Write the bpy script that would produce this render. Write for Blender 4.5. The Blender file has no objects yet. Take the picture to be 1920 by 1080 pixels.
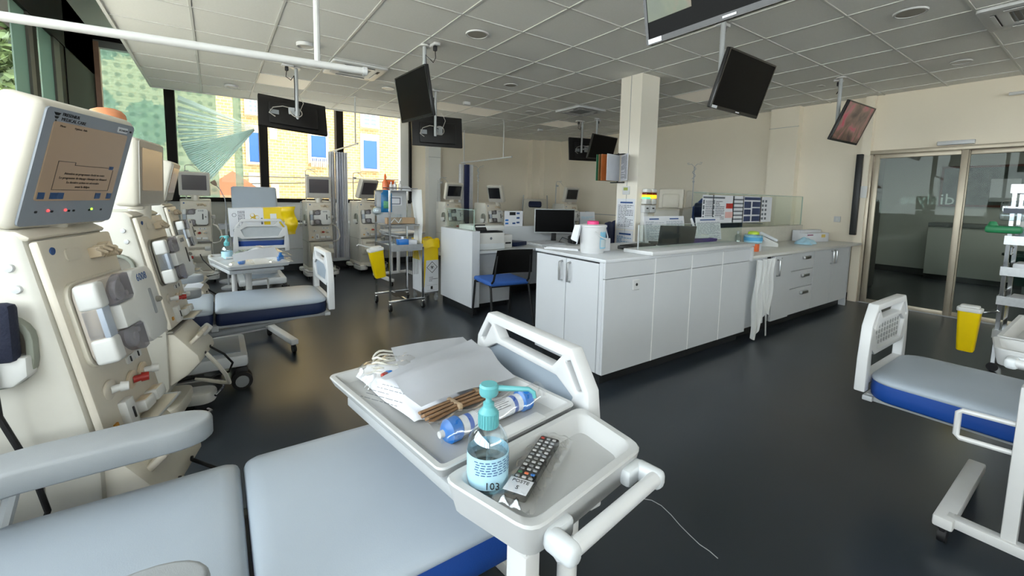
import bpy, bmesh, math, random
from mathutils import Vector, Matrix
D = bpy.data
S = bpy.context.scene
COL = S.collection
PI = math.pi
R = math.radians
random.seed(7)

# ---------------------------------------------------------------- camera
EYE = Vector((0, 0, 1.34))
FPX, YAW, PITCH, ROLL, CXP, CYP = 799.2, 0.6066, -0.09715, 0.02039, 960.0, 449.4
_f = Vector((math.sin(YAW) * math.cos(PITCH), math.cos(YAW) * math.cos(PITCH), math.sin(PITCH)))
_r = Vector((math.cos(YAW), -math.sin(YAW), 0))
_u = _r.cross(_f)
_rr = _r * math.cos(ROLL) + _u * math.sin(ROLL)
_uu = _u * math.cos(ROLL) - _r * math.sin(ROLL)
cam_d = D.cameras.new('camera')
cam_d.sensor_width = 36
cam_d.lens = FPX / 1920 * 36
cam_d.shift_y = -(540 - CYP) / 1920
cam_d.clip_start = 0.02
cam_d.clip_end = 300
cam = D.objects.new('camera', cam_d)
COL.objects.link(cam)
m3 = Matrix((_rr, _uu, -_f)).transposed()
cam.matrix_world = Matrix.Translation(EYE) @ m3.to_4x4()
S.camera = cam

# ---------------------------------------------------------------- light
W = D.worlds.new('sky')
S.world = W
W.use_nodes = True
_bg = W.node_tree.nodes['Background']
_bg.inputs[0].default_value = (0.92, 0.955, 1.0, 1)
_bg.inputs[1].default_value = 8.0
sun_d = D.lights.new('sun', 'SUN')
sun_d.energy = 6.0
sun_d.color = (1.0, 0.86, 0.66)
sun_d.angle = R(0.6)
sun = D.objects.new('sun', sun_d)
COL.objects.link(sun)
sun.rotation_euler = (R(45), 0, R(38))      # shines towards +Y / -X, over the roof
S.view_settings.view_transform = 'Standard'
S.view_settings.look = 'None'
S.view_settings.gamma = 1
S.view_settings.use_curve_mapping = False
S.view_settings.exposure = 0.1

# ---------------------------------------------------------------- helpers
def lin(h):
    h = h.lstrip('#')
    v = [int(h[i:i + 2], 16) / 255 for i in (0, 2, 4)]
    return tuple(((x + 0.055) / 1.055) ** 2.4 if x > 0.04045 else x / 12.92 for x in v)

MATS = {}
def pm(name, hexc, rough=0.5, metal=0.0, var=0.04, scale=14.0, bump=0.0, bscale=200.0, spec=0.5, emit=0.0, ehex=None, alpha=1.0, coat=0.0):
    if name in MATS:
        return MATS[name]
    m = D.materials.new(name)
    m.use_nodes = True
    nt = m.node_tree
    b = nt.nodes['Principled BSDF']
    c = lin(hexc)
    tc = nt.nodes.new('ShaderNodeTexCoord')
    nz = nt.nodes.new('ShaderNodeTexNoise')
    nz.inputs['Scale'].default_value = scale
    nz.inputs['Detail'].default_value = 4
    nt.links.new(tc.outputs['Object'], nz.inputs['Vector'])
    rp = nt.nodes.new('ShaderNodeValToRGB')
    rp.color_ramp.elements[0].position = 0.3
    rp.color_ramp.elements[1].position = 0.7
    rp.color_ramp.elements[0].color = tuple(max(0, x * (1 - var)) for x in c) + (1,)
    rp.color_ramp.elements[1].color = tuple(min(1, x * (1 + var)) for x in c) + (1,)
    nt.links.new(nz.outputs['Fac'], rp.inputs[0])
    nt.links.new(rp.outputs[0], b.inputs['Base Color'])
    b.inputs['Roughness'].default_value = rough
    b.inputs['Metallic'].default_value = metal
    b.inputs['Specular IOR Level'].default_value = spec
    b.inputs['Alpha'].default_value = alpha
    b.inputs['Coat Weight'].default_value = coat
    if emit:
        b.inputs['Emission Color'].default_value = lin(ehex or hexc) + (1,)
        b.inputs['Emission Strength'].default_value = emit
    if bump:
        n2 = nt.nodes.new('ShaderNodeTexNoise')
        n2.inputs['Scale'].default_value = bscale
        n2.inputs['Detail'].default_value = 3
        nt.links.new(tc.outputs['Object'], n2.inputs['Vector'])
        bp = nt.nodes.new('ShaderNodeBump')
        bp.inputs['Strength'].default_value = bump
        bp.inputs['Distance'].default_value = 0.01
        nt.links.new(n2.outputs['Fac'], bp.inputs['Height'])
        nt.links.new(bp.outputs[0], b.inputs['Normal'])
    MATS[name] = m
    return m

def glassy(name, hexc='#ffffff', see=0.9, rough=0.03, tint='#ffffff', milky=False, ior=1.5):
    """thin clear sheet: see-through with a mirror film"""
    if name in MATS:
        return MATS[name]
    m = D.materials.new(name)
    m.use_nodes = True
    nt = m.node_tree
    for n in list(nt.nodes):
        nt.nodes.remove(n)
    o = nt.nodes.new('ShaderNodeOutputMaterial')
    t = nt.nodes.new('ShaderNodeBsdfTransparent')
    t.inputs[0].default_value = lin(tint) + (1,)
    g = nt.nodes.new('ShaderNodeBsdfPrincipled' if milky else 'ShaderNodeBsdfGlossy')
    g.inputs[0].default_value = lin(hexc) + (1,)
    g.inputs['Roughness'].default_value = rough
    fr = nt.nodes.new('ShaderNodeFresnel')
    fr.inputs[0].default_value = ior
    ad = nt.nodes.new('ShaderNodeMath')
    ad.operation = 'ADD'
    ad.use_clamp = True
    ad.inputs[1].default_value = 1 - see
    mx = nt.nodes.new('ShaderNodeMixShader')
    ge = nt.nodes.new('ShaderNodeNewGeometry')
    iv = nt.nodes.new('ShaderNodeMath'); iv.operation = 'SUBTRACT'; iv.inputs[0].default_value = 1
    nt.links.new(ge.outputs['Backfacing'], iv.inputs[1])
    ml = nt.nodes.new('ShaderNodeMath'); ml.operation = 'MULTIPLY'
    nt.links.new(fr.outputs[0], ml.inputs[0]); nt.links.new(iv.outputs[0], ml.inputs[1])
    nt.links.new(ml.outputs[0], ad.inputs[0])
    nt.links.new(ad.outputs[0], mx.inputs[0])
    nt.links.new(t.outputs[0], mx.inputs[1])
    nt.links.new(g.outputs[0], mx.inputs[2])
    nt.links.new(mx.outputs[0], o.inputs[0])
    MATS[name] = m
    return m

def NB():
    return bmesh.new()

def box(bm, c, s, bev=0.0, rot=None, seg=2):
    r = bmesh.ops.create_cube(bm, size=1)
    vs = r['verts']
    M4 = Matrix.Translation(c) @ (rot.to_4x4() if rot else Matrix()) @ Matrix.Diagonal((s[0], s[1], s[2], 1))
    bmesh.ops.transform(bm, matrix=M4, verts=vs)
    if bev > 0:
        es = list({e for v in vs for e in v.link_edges})
        bmesh.ops.bevel(bm, geom=es, offset=min(bev, min(s) * 0.49), segments=seg, profile=0.5, affect='EDGES')
    return bm

def bx(bm, x0, x1, y0, y1, z0, z1, bev=0.0, seg=2):
    return box(bm, ((x0 + x1) / 2, (y0 + y1) / 2, (z0 + z1) / 2), (abs(x1 - x0), abs(y1 - y0), abs(z1 - z0)), bev, None, seg)

def frame_for(d):
    d = d.normalized()
    a = Vector((0, 0, 1)) if abs(d.z) < 0.9 else Vector((1, 0, 0))
    u = d.cross(a).normalized()
    return u, d.cross(u).normalized()

def tube(bm, pts, r, seg=8, closed=False, cap=True):
    pts = [Vector(p) for p in pts]
    n = len(pts)
    rr = r if isinstance(r, (list, tuple)) else [r] * n
    rings = []
    u = None
    for i, p in enumerate(pts):
        if closed:
            d = (pts[(i + 1) % n] - pts[i - 1])
        else:
            d = pts[min(i + 1, n - 1)] - pts[max(i - 1, 0)]
        if d.length < 1e-9:
            d = Vector((0, 0, 1))
        d.normalize()
        if u is None:
            u, v = frame_for(d)
        else:
            u = (u - d * u.dot(d))
            if u.length < 1e-6:
                u, v = frame_for(d)
            u.normalize()
            v = d.cross(u)
        rings.append([bm.verts.new(p + (u * math.cos(2 * PI * k / seg) + v * math.sin(2 * PI * k / seg)) * rr[i]) for k in range(seg)])
    m = n if closed else n - 1
    for i in range(m):
        a, b = rings[i], rings[(i + 1) % n]
        for k in range(seg):
            bm.faces.new((a[k], a[(k + 1) % seg], b[(k + 1) % seg], b[k]))
    if cap and not closed:
        bm.faces.new(rings[0][::-1])
        bm.faces.new(rings[-1])
    return bm

def cyl(bm, p0, p1, r0, r1=None, seg=16):
    return tube(bm, [p0, p1], [r0, r0 if r1 is None else r1], seg)

def lathe(bm, prof, c=(0, 0, 0), seg=20, rot=None, caps=True):
    """prof: (radius, height) list"""
    c = Vector(c)
    rings = []
    for (r, z) in prof:
        ring = []
        for k in range(seg):
            a = 2 * PI * k / seg
            p = Vector((r * math.cos(a), r * math.sin(a), z))
            if rot:
                p = rot @ p
            ring.append(bm.verts.new(c + p))
        rings.append(ring)
    for a, b in zip(rings, rings[1:]):
        for k in range(seg):
            bm.faces.new((a[k], a[(k + 1) % seg], b[(k + 1) % seg], b[k]))
    if caps and prof[0][0] > 1e-6:
        bm.faces.new(rings[0][::-1])
    if caps and prof[-1][0] > 1e-6:
        bm.faces.new(rings[-1])
    return bm

AX = {'xz': lambda a, b, t: (a, t, b), 'yz': lambda a, b, t: (t, a, b), 'xy': lambda a, b, t: (a, b, t)}
def plate(bm, outer, holes=(), t0=0.0, t1=0.01, plane='xz', bev=0.0):
    """extruded flat outline with holes"""
    f = AX[plane]
    es, loops = [], []
    for lp in [outer] + list(holes):
        vs = [bm.verts.new(f(a, b, t0)) for a, b in lp]
        loops.append(vs)
        for i in range(len(vs)):
            es.append(bm.edges.new((vs[i], vs[(i + 1) % len(vs)])))
    if holes:
        r = bmesh.ops.triangle_fill(bm, use_beauty=True, use_dissolve=False, edges=es)
        fs = [g for g in r['geom'] if isinstance(g, bmesh.types.BMFace)]
    else:
        fs = [bm.faces.new(loops[0])]
    r = bmesh.ops.extrude_face_region(bm, geom=fs)
    nv = [g for g in r['geom'] if isinstance(g, bmesh.types.BMVert)]
    d = Vector(f(0, 0, t1)) - Vector(f(0, 0, t0))
    bmesh.ops.translate(bm, verts=nv, vec=d)
    if bev > 0:
        allv = set(v for l in loops for v in l) | set(nv)
        ed = [e for e in bm.edges if e.verts[0] in allv and e.verts[1] in allv and len(e.link_faces) == 2 and e.calc_face_angle(0) > 0.6]
        bmesh.ops.bevel(bm, geom=ed, offset=bev, segments=2, profile=0.5, affect='EDGES')
    return bm

def rrect(w, d, r, n=5, cx=0.0, cy=0.0):
    out = []
    for (sx, sy, a0) in ((1, 1, 0), (-1, 1, 90), (-1, -1, 180), (1, -1, 270)):
        for k in range(n + 1):
            a = R(a0 + 90 * k / n)
            out.append((cx + sx * (w / 2 - r) + r * math.cos(a), cy + sy * (d / 2 - r) + r * math.sin(a)))
    return out

def dish(bm, w, d, h, rim, r, zb=0.0, wall=0.012, floor=0.008, slope=0.012):
    """rounded tray with a raised rim"""
    loops = [(w - 2 * slope, d - 2 * slope, r - slope * .5, zb), (w, d, r, zb + h - 0.004), (w - .004, d - .004, r, zb + h), (w - 2 * rim, d - 2 * rim, max(r - rim, .01), zb + h),
             (w - 2 * rim - .006, d - 2 * rim - .006, max(r - rim, .01), zb + h - .004), (w - 2 * rim - 2 * wall, d - 2 * rim - 2 * wall, max(r - rim - wall * .5, .008), zb + floor)]
    prev = None
    for (a, b, rr, z) in loops:
        vs = [bm.verts.new((x, y, z)) for x, y in rrect(a, b, max(rr, .006))]
        if prev:
            n = len(vs)
            for k in range(n):
                bm.faces.new((prev[k], prev[(k + 1) % n], vs[(k + 1) % n], vs[k]))
        else:
            bm.faces.new(vs[::-1])
        prev = vs
    bm.faces.new(prev)
    return bm

def surf(bm, fn, nu, nv):
    g = [[bm.verts.new(fn(i / nu, j / nv)) for j in range(nv + 1)] for i in range(nu + 1)]
    for i in range(nu):
        for j in range(nv):
            bm.faces.new((g[i][j], g[i + 1][j], g[i + 1][j + 1], g[i][j + 1]))
    return bm

def xf(bm, M4):
    bmesh.ops.transform(bm, matrix=M4, verts=bm.verts[:])
    return bm

def obj(name, bm, mat, parent=None, smooth=35, label=None):
    bmesh.ops.recalc_face_normals(bm, faces=bm.faces[:])
    me = D.meshes.new(name)
    bm.to_mesh(me)
    bm.free()
    if smooth:
        me.shade_smooth()
        me.set_sharp_from_angle(angle=R(smooth))
    for m in (mat if isinstance(mat, (list, tuple)) else [mat]):
        me.materials.append(m)
    o = D.objects.new(name, me)
    COL.objects.link(o)
    if parent:
        o.parent = parent
    if label:
        o['label'] = label
    return o

def tag(o, label, cat, group=None):
    o['label'] = label
    o['category'] = cat
    if group:
        o['group'] = group
    return o

def thing(name, label, cat, loc=(0, 0, 0), rz=0.0, group=None):
    o = D.objects.new(name, None)
    o.empty_display_size = 0.1
    COL.objects.link(o)
    o.location = loc
    o.rotation_euler = (0, 0, R(rz))
    return tag(o, label, cat, group)

def struct(name, bm, mat, parent=None, smooth=35):
    o = obj(name, bm, mat, parent, smooth)
    if not parent:
        o['kind'] = 'structure'
    return o

def dup(root, loc=None, rz=None, label=None, parent=None, skip=(), group=None):
    c = root.copy()
    COL.objects.link(c)
    if parent is not None:
        c.parent = parent
    if loc is not None:
        c.location = loc
    if rz is not None:
        c.rotation_euler = (0, 0, R(rz))
    if label:
        c['label'] = label
    if group:
        c['group'] = group
    for ch in list(root.children):
        if ch.name.split('.')[0] in skip:
            continue
        dup(ch, parent=c, skip=skip)
    return c

def inst(o, loc, parent=None, rz=0.0):
    c = o.copy()
    COL.objects.link(c)
    c.location = loc
    c.rotation_euler = (0, 0, R(rz))
    c.parent = parent if parent else o.parent
    return c

def text(body, size, mat, M4, parent=None, name='lettering', align='LEFT', ext=0.0004, sx=1.0):
    """flat lettering; M4 maps the local xy plane (x right, y up) to its place"""
    cu = D.curves.new('t', 'FONT')
    cu.body = body
    cu.size = size
    cu.align_x = align
    cu.extrude = ext
    cu.resolution_u = 2
    cu.fill_mode = 'FRONT' if ext == 0 else 'BOTH'
    t = D.objects.new('t', cu)
    COL.objects.link(t)
    dg = bpy.context.evaluated_depsgraph_get()
    me = D.meshes.new_from_object(t.evaluated_get(dg))
    D.objects.remove(t)
    D.curves.remove(cu)
    me.transform(M4 @ Matrix.Diagonal((sx, 1, 1, 1)))
    me.name = name
    me.materials.clear()
    me.materials.append(mat)
    o = D.objects.new(name, me)
    COL.objects.link(o)
    if parent:
        o.parent = parent
    return o

def face_y(x, y, z):
    """xy text plane -> standing plane facing local -Y"""
    return Matrix.Translation((x, y, z)) @ Matrix.Rotation(R(90), 4, 'X')

def face_nx(x, y, z):
    """standing plane facing -X: text right = -Y"""
    return Matrix.Translation((x, y, z)) @ Matrix.Rotation(R(-90), 4, 'Z') @ Matrix.Rotation(R(90), 4, 'X')

def lines(bm, x0, x1, z0, z1, n, y, hgt=.5, jag=True, seed=1):
    """rows of small printed strokes on a plane facing -Y"""
    rd = random.Random(seed)
    for i in range(n):
        z = z1 - (z1 - z0) * (i + .5) / n
        h = (z1 - z0) / n * hgt
        x = x0
        while x < x1 - .001:
            w = (x1 - x0) * (rd.uniform(.06, .22) if jag else 1)
            e = min(x + w, x1)
            q = [bm.verts.new(p) for p in ((x, y, z - h / 2), (e, y, z - h / 2), (e, y, z + h / 2), (x, y, z + h / 2))]
            bm.faces.new(q)
            x = e + (x1 - x0) * .03
            if jag and rd.random() < .08:
                break
    return bm

# ---------------------------------------------------------------- materials
M_white = pm('white_plastic', '#c9cacb', .38, var=.015)
M_offw = pm('offwhite_plastic', '#cfcfcc', .42, var=.02)
M_cream = pm('cream_plastic', '#d2ccbe', .4, var=.02)
M_creams = pm('cream_side_plastic', '#c6c3b9', .4, var=.02)
M_beige = pm('beige_front', '#ccc4b5', .42, var=.02)
M_lam = pm('white_laminate', '#c8cbcf', .32, var=.012, scale=5)
M_lamg = pm('laminate_edge', '#c9cdd0', .4, var=.02)
M_dark = pm('dark_plastic', '#17181a', .45, var=.05)
M_black = pm('black_gloss', '#050506', .38, var=.02, spec=.08)
M_blackm = pm('black_matte', '#0b0b0d', .6, var=.05)
M_kick = pm('plinth_black', '#15181b', .5, var=.05)
M_steel = pm('brushed_steel', '#b9bbbc', .32, 1.0, var=.06, scale=40)
M_chrome = pm('chrome', '#d4d6d8', .12, 1.0, var=.02)
M_wmetal = pm('white_metal', '#cdcdcc', .35, var=.015)
M_gmetal = pm('grey_metal', '#a9acae', .4, var=.03)
M_alu = pm('aluminium_frame', '#b3a997', .38, .55, var=.03)
M_vinyl = pm('light_grey_vinyl', '#9fa9b4', .42, var=.02, scale=6, bump=.04, bscale=350)
M_arm = pm('grey_arm_pad', '#8f9396', .5, var=.03, bump=.08, bscale=500)
M_blue = pm('royal_blue_vinyl', '#0d3f8c', .5, var=.05, bump=.06, bscale=300)
M_navy = pm('navy_vinyl', '#0a1c40', .5, var=.05, bump=.06, bscale=300)
M_foot = pm('footboard_grey', '#8f9aa5', .45, var=.02)
M_yellow = pm('safety_yellow', '#e8c800', .4, var=.03)
M_paper = pm('paper_white', '#d6d8dd', .7, var=.012)
M_ink = pm('print_grey', '#5b6069', .7, var=.1)
M_inkb = pm('print_black', '#16181c', .6, var=.05)
M_inkblue = pm('print_blue', '#2b4f86', .6, var=.05)
M_red = pm('red_plastic', '#a52a22', .4, var=.04)
M_orange = pm('orange_plastic', '#e0662a', .45, var=.05)
M_green = pm('green_plastic', '#1d7a4a', .45, var=.05)
M_teal = pm('turquoise_plastic', '#62a9ae', .35, var=.02)
M_bluep = pm('blue_plastic', '#1b6fc0', .3, var=.04)
M_skyblue = pm('pale_blue_paper', '#9fd0e6', .6, var=.04)
M_rubber = pm('black_rubber', '#101012', .65, var=.06)
M_greyp = pm('grey_plastic', '#8d9194', .45, var=.03)
M_smoke = glassy('smoked_window', '#a09ca2', .66, .1, '#cfcdd2', True, 1.3)
M_film = glassy('clear_film', '#ffffff', .86, .12)
M_clear = glassy('clear_plastic', '#eef4f6', .86, .05, '#f0f6f8')
M_pane = glassy('screen_glass', '#e8f3ef', .985, .02, '#f8fcfa', False, 1.35)

M_tray = pm('tray_grey', '#b4b5b5', .4, var=.015)
# ---------------------------------------------------------------- pixel -> place
def pray(x, y):
    return _rr * ((x - CXP) / FPX) + _uu * ((CYP - y) / FPX) + _f
def at_x(x, y, X):
    d = pray(x, y)
    return EYE + d * (X / d.x)
def at_y(x, y, Y):
    d = pray(x, y)
    return EYE + d * (Y / d.y)
def at_z(x, y, Z):
    d = pray(x, y)
    return EYE + d * ((Z - EYE.z) / d.z)

XL, XR, YB, YF, ZC, ZR = -1.40, 7.35, -3.6, 8.80, 2.80, 3.60
TX0, TY0 = -0.111, 4.393          # ceiling grid origin, 0.6 m module
XE, YE = -0.69, 7.97              # free edges of the lowered ceiling

# ---------------------------------------------------------------- surfaces
def floor_mat():
    m = D.materials.new('dark_vinyl_floor')
    m.use_nodes = True
    nt = m.node_tree
    b = nt.nodes['Principled BSDF']
    tc = nt.nodes.new('ShaderNodeTexCoord')
    def noise(s, d=5):
        n = nt.nodes.new('ShaderNodeTexNoise')
        n.inputs['Scale'].default_value = s
        n.inputs['Detail'].default_value = d
        nt.links.new(tc.outputs['Object'], n.inputs['Vector'])
        return n
    def ramp(src, stops):
        r = nt.nodes.new('ShaderNodeValToRGB')
        e = r.color_ramp.elements
        for i, (p, c) in enumerate(stops):
            q = e[i] if i < 2 else e.new(p)
            q.position = p
            q.color = tuple(c) + (1,)
        nt.links.new(src, r.inputs[0])
        return r
    base = ramp(noise(1.6, 1).outputs['Fac'], [(.3, lin('#2a3036')), (.7, lin('#2e343b'))])
    nt.links.new(base.outputs[0], b.inputs['Base Color'])
    b.inputs['Roughness'].default_value = .29
    return m
M_floor = floor_mat()
M_wall = pm('painted_wall', '#e6dcc9', .75, var=.02, scale=1.2, bump=.05, bscale=90)
M_wallw = pm('white_wall', '#dcdcd8', .7, var=.015, scale=2)
M_colp = pm('column_paint', '#e2dccf', .65, var=.015, scale=2)
M_tile = pm('ceiling_tile', '#e9e9e6', .85, var=.02, scale=60, bump=.12, bscale=500)
M_bar = pm('ceiling_bar', '#d2d2cf', .5, var=.01)
M_frame = pm('black_window_frame', '#0f0c0a', .6, var=.06, scale=8, spec=.25)
M_led = pm('led_panel', '#f2efe6', .5, var=.0, emit=.10, ehex='#fff3df')
M_glass = glassy('window_glass', '#e6f2ee', 1.0, .01, '#f7faf9', False, 1.22)
M_doorglass = glassy('door_glass', '#e6ece8', .995, .01, '#dfe6e2', False, 1.26)

b = NB(); bx(b, XL - .3, 11.6, YB, YF + .2, -.12, 0); struct('floor', b, M_floor, smooth=0)

# lowered ceiling: slab out of view, separate tiles and bars in view
ceil = NB()
bx(ceil, XE, XR, YB, TY0 - 0.6 * 9, ZC, ZC + .05)
bx(ceil, XE, XR, YB, YE, ZC + .035, ZC + .05)
bx(ceil, 3.45, XR, YE, YF, ZC + .035, ZC + .05)
bx(ceil, XE - .012, XE + .012, YB, YE, ZC - .012, ZR)
bx(ceil, XE, 3.46, YE - .012, YE + .012, ZC - .012, ZR)
bx(ceil, 3.44, 3.46, YE, YF, ZC, ZR)
ceiling = struct('ceiling', ceil, M_bar, smooth=0)
g = .009
b = NB(); bx(b, -.3 + g, .3 - g, -.3 + g, .3 - g, 0, .03, .003, 1)
tile0 = obj('ceiling_tile', b, M_tile, ceiling, 0)
b = NB(); bx(b, -.3 + g, .3 - g, -.3 + g, .3 - g, 0, .03, .003, 1)
led0 = obj('light_panel', b, M_led, ceiling, 0)
cells = {}
def cell(x, y):
    return (math.floor((x - TX0) / .6), math.floor((y - TY0) / .6))
for (px_, py_) in ((505, 150), (847, 201), (905, 210), (1050, 234), (1290, 183)):
    q = at_z(px_, py_, ZC)
    cells[cell(q.x, q.y)] = 1
first = {0: True, 1: True}
for i in range(-1, 13):
    for j in range(-9, 8):
        x0, x1 = TX0 + .6 * i, TX0 + .6 * (i + 1)
        y0, y1 = TY0 + .6 * j, TY0 + .6 * (j + 1)
        if x0 > XR - .05 or y0 > YF - .05 or (y0 > YE - .1 and x1 < 3.5):
            continue
        k = 1 if (i, j) in cells else 0
        src = led0 if k else tile0
        sx = (min(x1, XR) - max(x0, XE)) / .6
        sy = (min(y1, YF if x1 > 3.5 else YE) - y0) / .6
        if first[k]:
            o, first[k] = src, False
        else:
            o = src.copy(); COL.objects.link(o); o.parent = ceiling
        o.location = ((max(x0, XE) + min(x1, XR)) / 2, y0 + .3 * sy, ZC + (.001 if k else 0.003))
        o.scale = (sx, sy, 1)
bar = NB(); bx(bar, -.009, .009, YB, YE, ZC - .003, ZC + .02); xb = obj('grid_bar', bar, M_bar, ceiling, 0)
xb.location.x = TX0
for i in range(1, 13):
    inst(xb, (TX0 + .6 * i, 0, 0), ceiling)
bar = NB(); bx(bar, XE, XR, -.009, .009, ZC - .003, ZC + .02); yb = obj('grid_bar', bar, M_bar, ceiling, 0)
yb.location.y = TY0
for j in range(-8, 6):
    if j:
        inst(yb, (0, TY0 + .6 * j, 0), ceiling)

b = NB()
bx(b, XL - .35, XR + .3, YB - .1, YF + .35, ZR, ZR + .25)
struct('ceiling_recess', b, M_wallw, smooth=0)

# walls
b = NB()
bx(b, XR, XR + .2, 2.10, YF, 0, ZR)
bx(b, XR, XR + .2, YB, -.1, 0, ZR)
bx(b, XR, XR + .2, -.1, 2.10, 2.06, ZR)
wr = struct('wall_right', b, M_wall, smooth=0)
b = NB(); bx(b, 7.22, XR, 2.94, 3.34, 0, ZC); obj('pilaster', b, M_wall, wr, 0)
b = NB(); bx(b, 7.27, XR, 2.06, 2.16, 0, ZC); obj('pilaster', b, M_wall, wr, 0)
b = NB(); bx(b, 6.8, XR, 8.45, YF, 0, ZC); bx(b, 6.55, 6.8, 8.62, YF, 0, ZC); obj('corner_casing', b, M_wall, wr, 0)
b = NB(); bx(b, 7.215, 7.225, 2.93, 3.35, 2.50, 2.505); obj('casing_joint', b, M_greyp, wr, 0)
b = NB()
bx(b, XL - .3, XR + .3, YB - .2, YB, 0, 1.75)
bx(b, XL - .3, XR + .3, YB - .2, YB, 2.72, ZR)
bx(b, XL - .3, XL + .2, YB - .2, YB, 1.75, 2.72)
bx(b, XR - .3, XR + .3, YB - .2, YB, 1.75, 2.72)
bx(b, XL - .3, XR + .3, YB - 2.0, YB - .2, 3.2, 3.3)  # unseen canopy added to keep the sun out of the back band
struct('wall_back', b, M_wall, smooth=0)
b = NB()
bx(b, 3.45, XR, YF, YF + .2, 0, ZR)
bx(b, XL - .3, 3.45, YF, YF + .2, 0, 1.20)
wf = struct('wall_far', b, M_wall, smooth=0)
b = NB(); bx(b, 3.77, 4.05, 8.62, YF, 0, ZC); obj('pilaster', b, M_wallw, wf, 0)
b = NB(); bx(b, 3.77, 4.05, 8.612, 8.62, 2.18, 2.186); obj('casing_joint', b, M_greyp, wf, 0)
b = NB(); bx(b, XL - .3, 3.44, 8.785, YF, 0.0, 1.20); obj('wall_lining', b, M_wallw, wf, 0)
b = NB(); bx(b, 4.05, 6.55, 8.785, YF, 1.0, 1.012); bx(b, XR - .012, XR, 3.34, 8.45, 1.0, 1.012); obj('wall_joint', b, M_greyp, wf, 0)
b = NB()
bx(b, XL - .3, XL, YB, YF, 0, 1.05)
wl = struct('wall_left', b, M_wallw, smooth=0)

# skirtings
b = NB(); bx(b, XR - .015, XR, 2.16, 8.45, 0, .1); struct('baseboard_right', b, M_kick, smooth=0)
b = NB(); bx(b, 3.45, 6.8, YF - .03, YF - .015, 0, .1); struct('baseboard_far', b, M_kick, smooth=0)

# left glazing: deep black frames
wn = 0
def win_struct(lbl=None):
    global wn
    wn += 1
    o = D.objects.new('window_%d' % wn, None)
    COL.objects.link(o)
    o['kind'] = 'structure'
    return o
wleft = win_struct()
b = NB(); bx(b, XL - .3, XL + .01, YB, YF + .2, 3.0, ZR); obj('header', b, M_frame, wleft, 0)
b = NB(); bx(b, XL - .3, XL + .01, 7.28, YF + .2, 1.0, ZR); obj('corner_post', b, M_frame, wleft, 0)
M_frost2 = D.materials.new('frosted_panel'); M_frost2.use_nodes = True
_nt = M_frost2.node_tree
_tr = _nt.nodes.new('ShaderNodeBsdfTranslucent'); _tr.inputs[0].default_value = lin('#7d968c') + (1,)
_ms = _nt.nodes.new('ShaderNodeMixShader'); _ms.inputs[0].default_value = .45
_nt.nodes['Principled BSDF'].inputs['Base Color'].default_value = lin('#86998f') + (1,)
_nt.links.new(_nt.nodes['Principled BSDF'].outputs[0], _ms.inputs[1]); _nt.links.new(_tr.outputs[0], _ms.inputs[2]); _nt.links.new(_ms.outputs[0], _nt.nodes['Material Output'].inputs[0])
M_fgrey = pm('frame_grey', '#5d5a55', .5)
def wl_part(nm, y0, y1, mat, x0=XL - .06, x1=XL + .0, z0=1.1, z1=3.0):
    q = NB(); bx(q, x0, x1, y0, y1, z0, z1); return obj(nm, q, mat, wleft, 0)
wl_part('frame_member', 7.10, 7.28, M_frame, XL - .12, XL)
wl_part('frame_member', 6.88, 7.10, M_fgrey)
wl_part('frosted_panel', 6.46, 6.88, M_frost2, XL - .03, XL - .02)
wl_part('pane', 6.31, 6.46, M_glass, XL - .03, XL - .02)
wl_part('mullion', 6.20, 6.31, M_frame)
wl_part('frame_member', 6.08, 6.20, M_fgrey)
wl_part('frosted_panel', 5.73, 6.08, M_frost2, XL - .03, XL - .02)
yy = 5.73
for k in range(7):
    y0 = max(yy - 1.25, YB + .06)
    wl_part('pane', y0, yy, M_glass, XL - .03, XL - .02)
    wl_part('mullion', y0 - .06, y0, M_frame)
    yy = y0 - .06
    if yy <= YB + .1: break
b = NB(); bx(b, XL - .28, XL, YB, 7.28, 1.05, 1.12); obj('window_sill', b, M_frame, wleft, 0)
wback_added = win_struct()  # unseen window band, added to brighten surfaces that face the camera
for k in range(7):
    x = XL + .2 + (XR - XL - .5) * k / 6
    b = NB(); bx(b, x - .05, x + .05, YB - .16, YB - .02, 1.75, 2.72); obj('mullion', b, M_frame, wback_added, 0)
b = NB(); bx(b, XL + .2, XR - .3, YB - .11, YB - .1, 1.75, 2.72); obj('pane', b, M_glass, wback_added, 0)
# far glazing
wfar = win_struct()
for x in (-.55, .73, 2.01):
    b = NB(); bx(b, x - .065, x + .065, YF - .02, YF + .16, 1.2, ZR); obj('mullion', b, M_frame, wfar, 0)
b = NB(); bx(b, 3.385, 3.425, YF - .1, YF + .1, 1.2, ZR); obj('end_frame', b, M_frame, wfar, 0)
b = NB(); bx(b, 3.21, 3.385, YF - .02, YF + .1, 1.2, ZR); obj('end_panel', b, M_wallw, wfar, 0)
b = NB(); bx(b, XL, 3.42, YF - .06, YF + .14, 1.18, 1.25); obj('window_sill', b, M_frame, wfar, 0)
b = NB(); bx(b, XL, 3.42, YF - .0, YF + .16, 3.52, ZR); obj('head_rail', b, M_frame, wfar, 0)
b = NB(); bx(b, XL + .01, 3.21, YF + .01, YF + .12, 3.42, 3.52); obj('head_trim', b, M_greyp, wfar, 0)
b = NB(); bx(b, XL + .01, XL + .07, YF + .0, YF + .1, 1.2, 3.5); obj('side_jamb', b, pm('sun_rosy_jamb', '#b58f7d', .5), wfar, 0)  # pinkish sunlight on the jamb is put into its colour
xs = [XL + .05, -.55, .73, 2.01, 3.21]
for x0, x1 in zip(xs, xs[1:]):
    b = NB(); bx(b, x0 + .05, x1 - .05, YF + .05, YF + .06, 1.24, 3.45); obj('pane', b, M_glass, wfar, 0)

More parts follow.
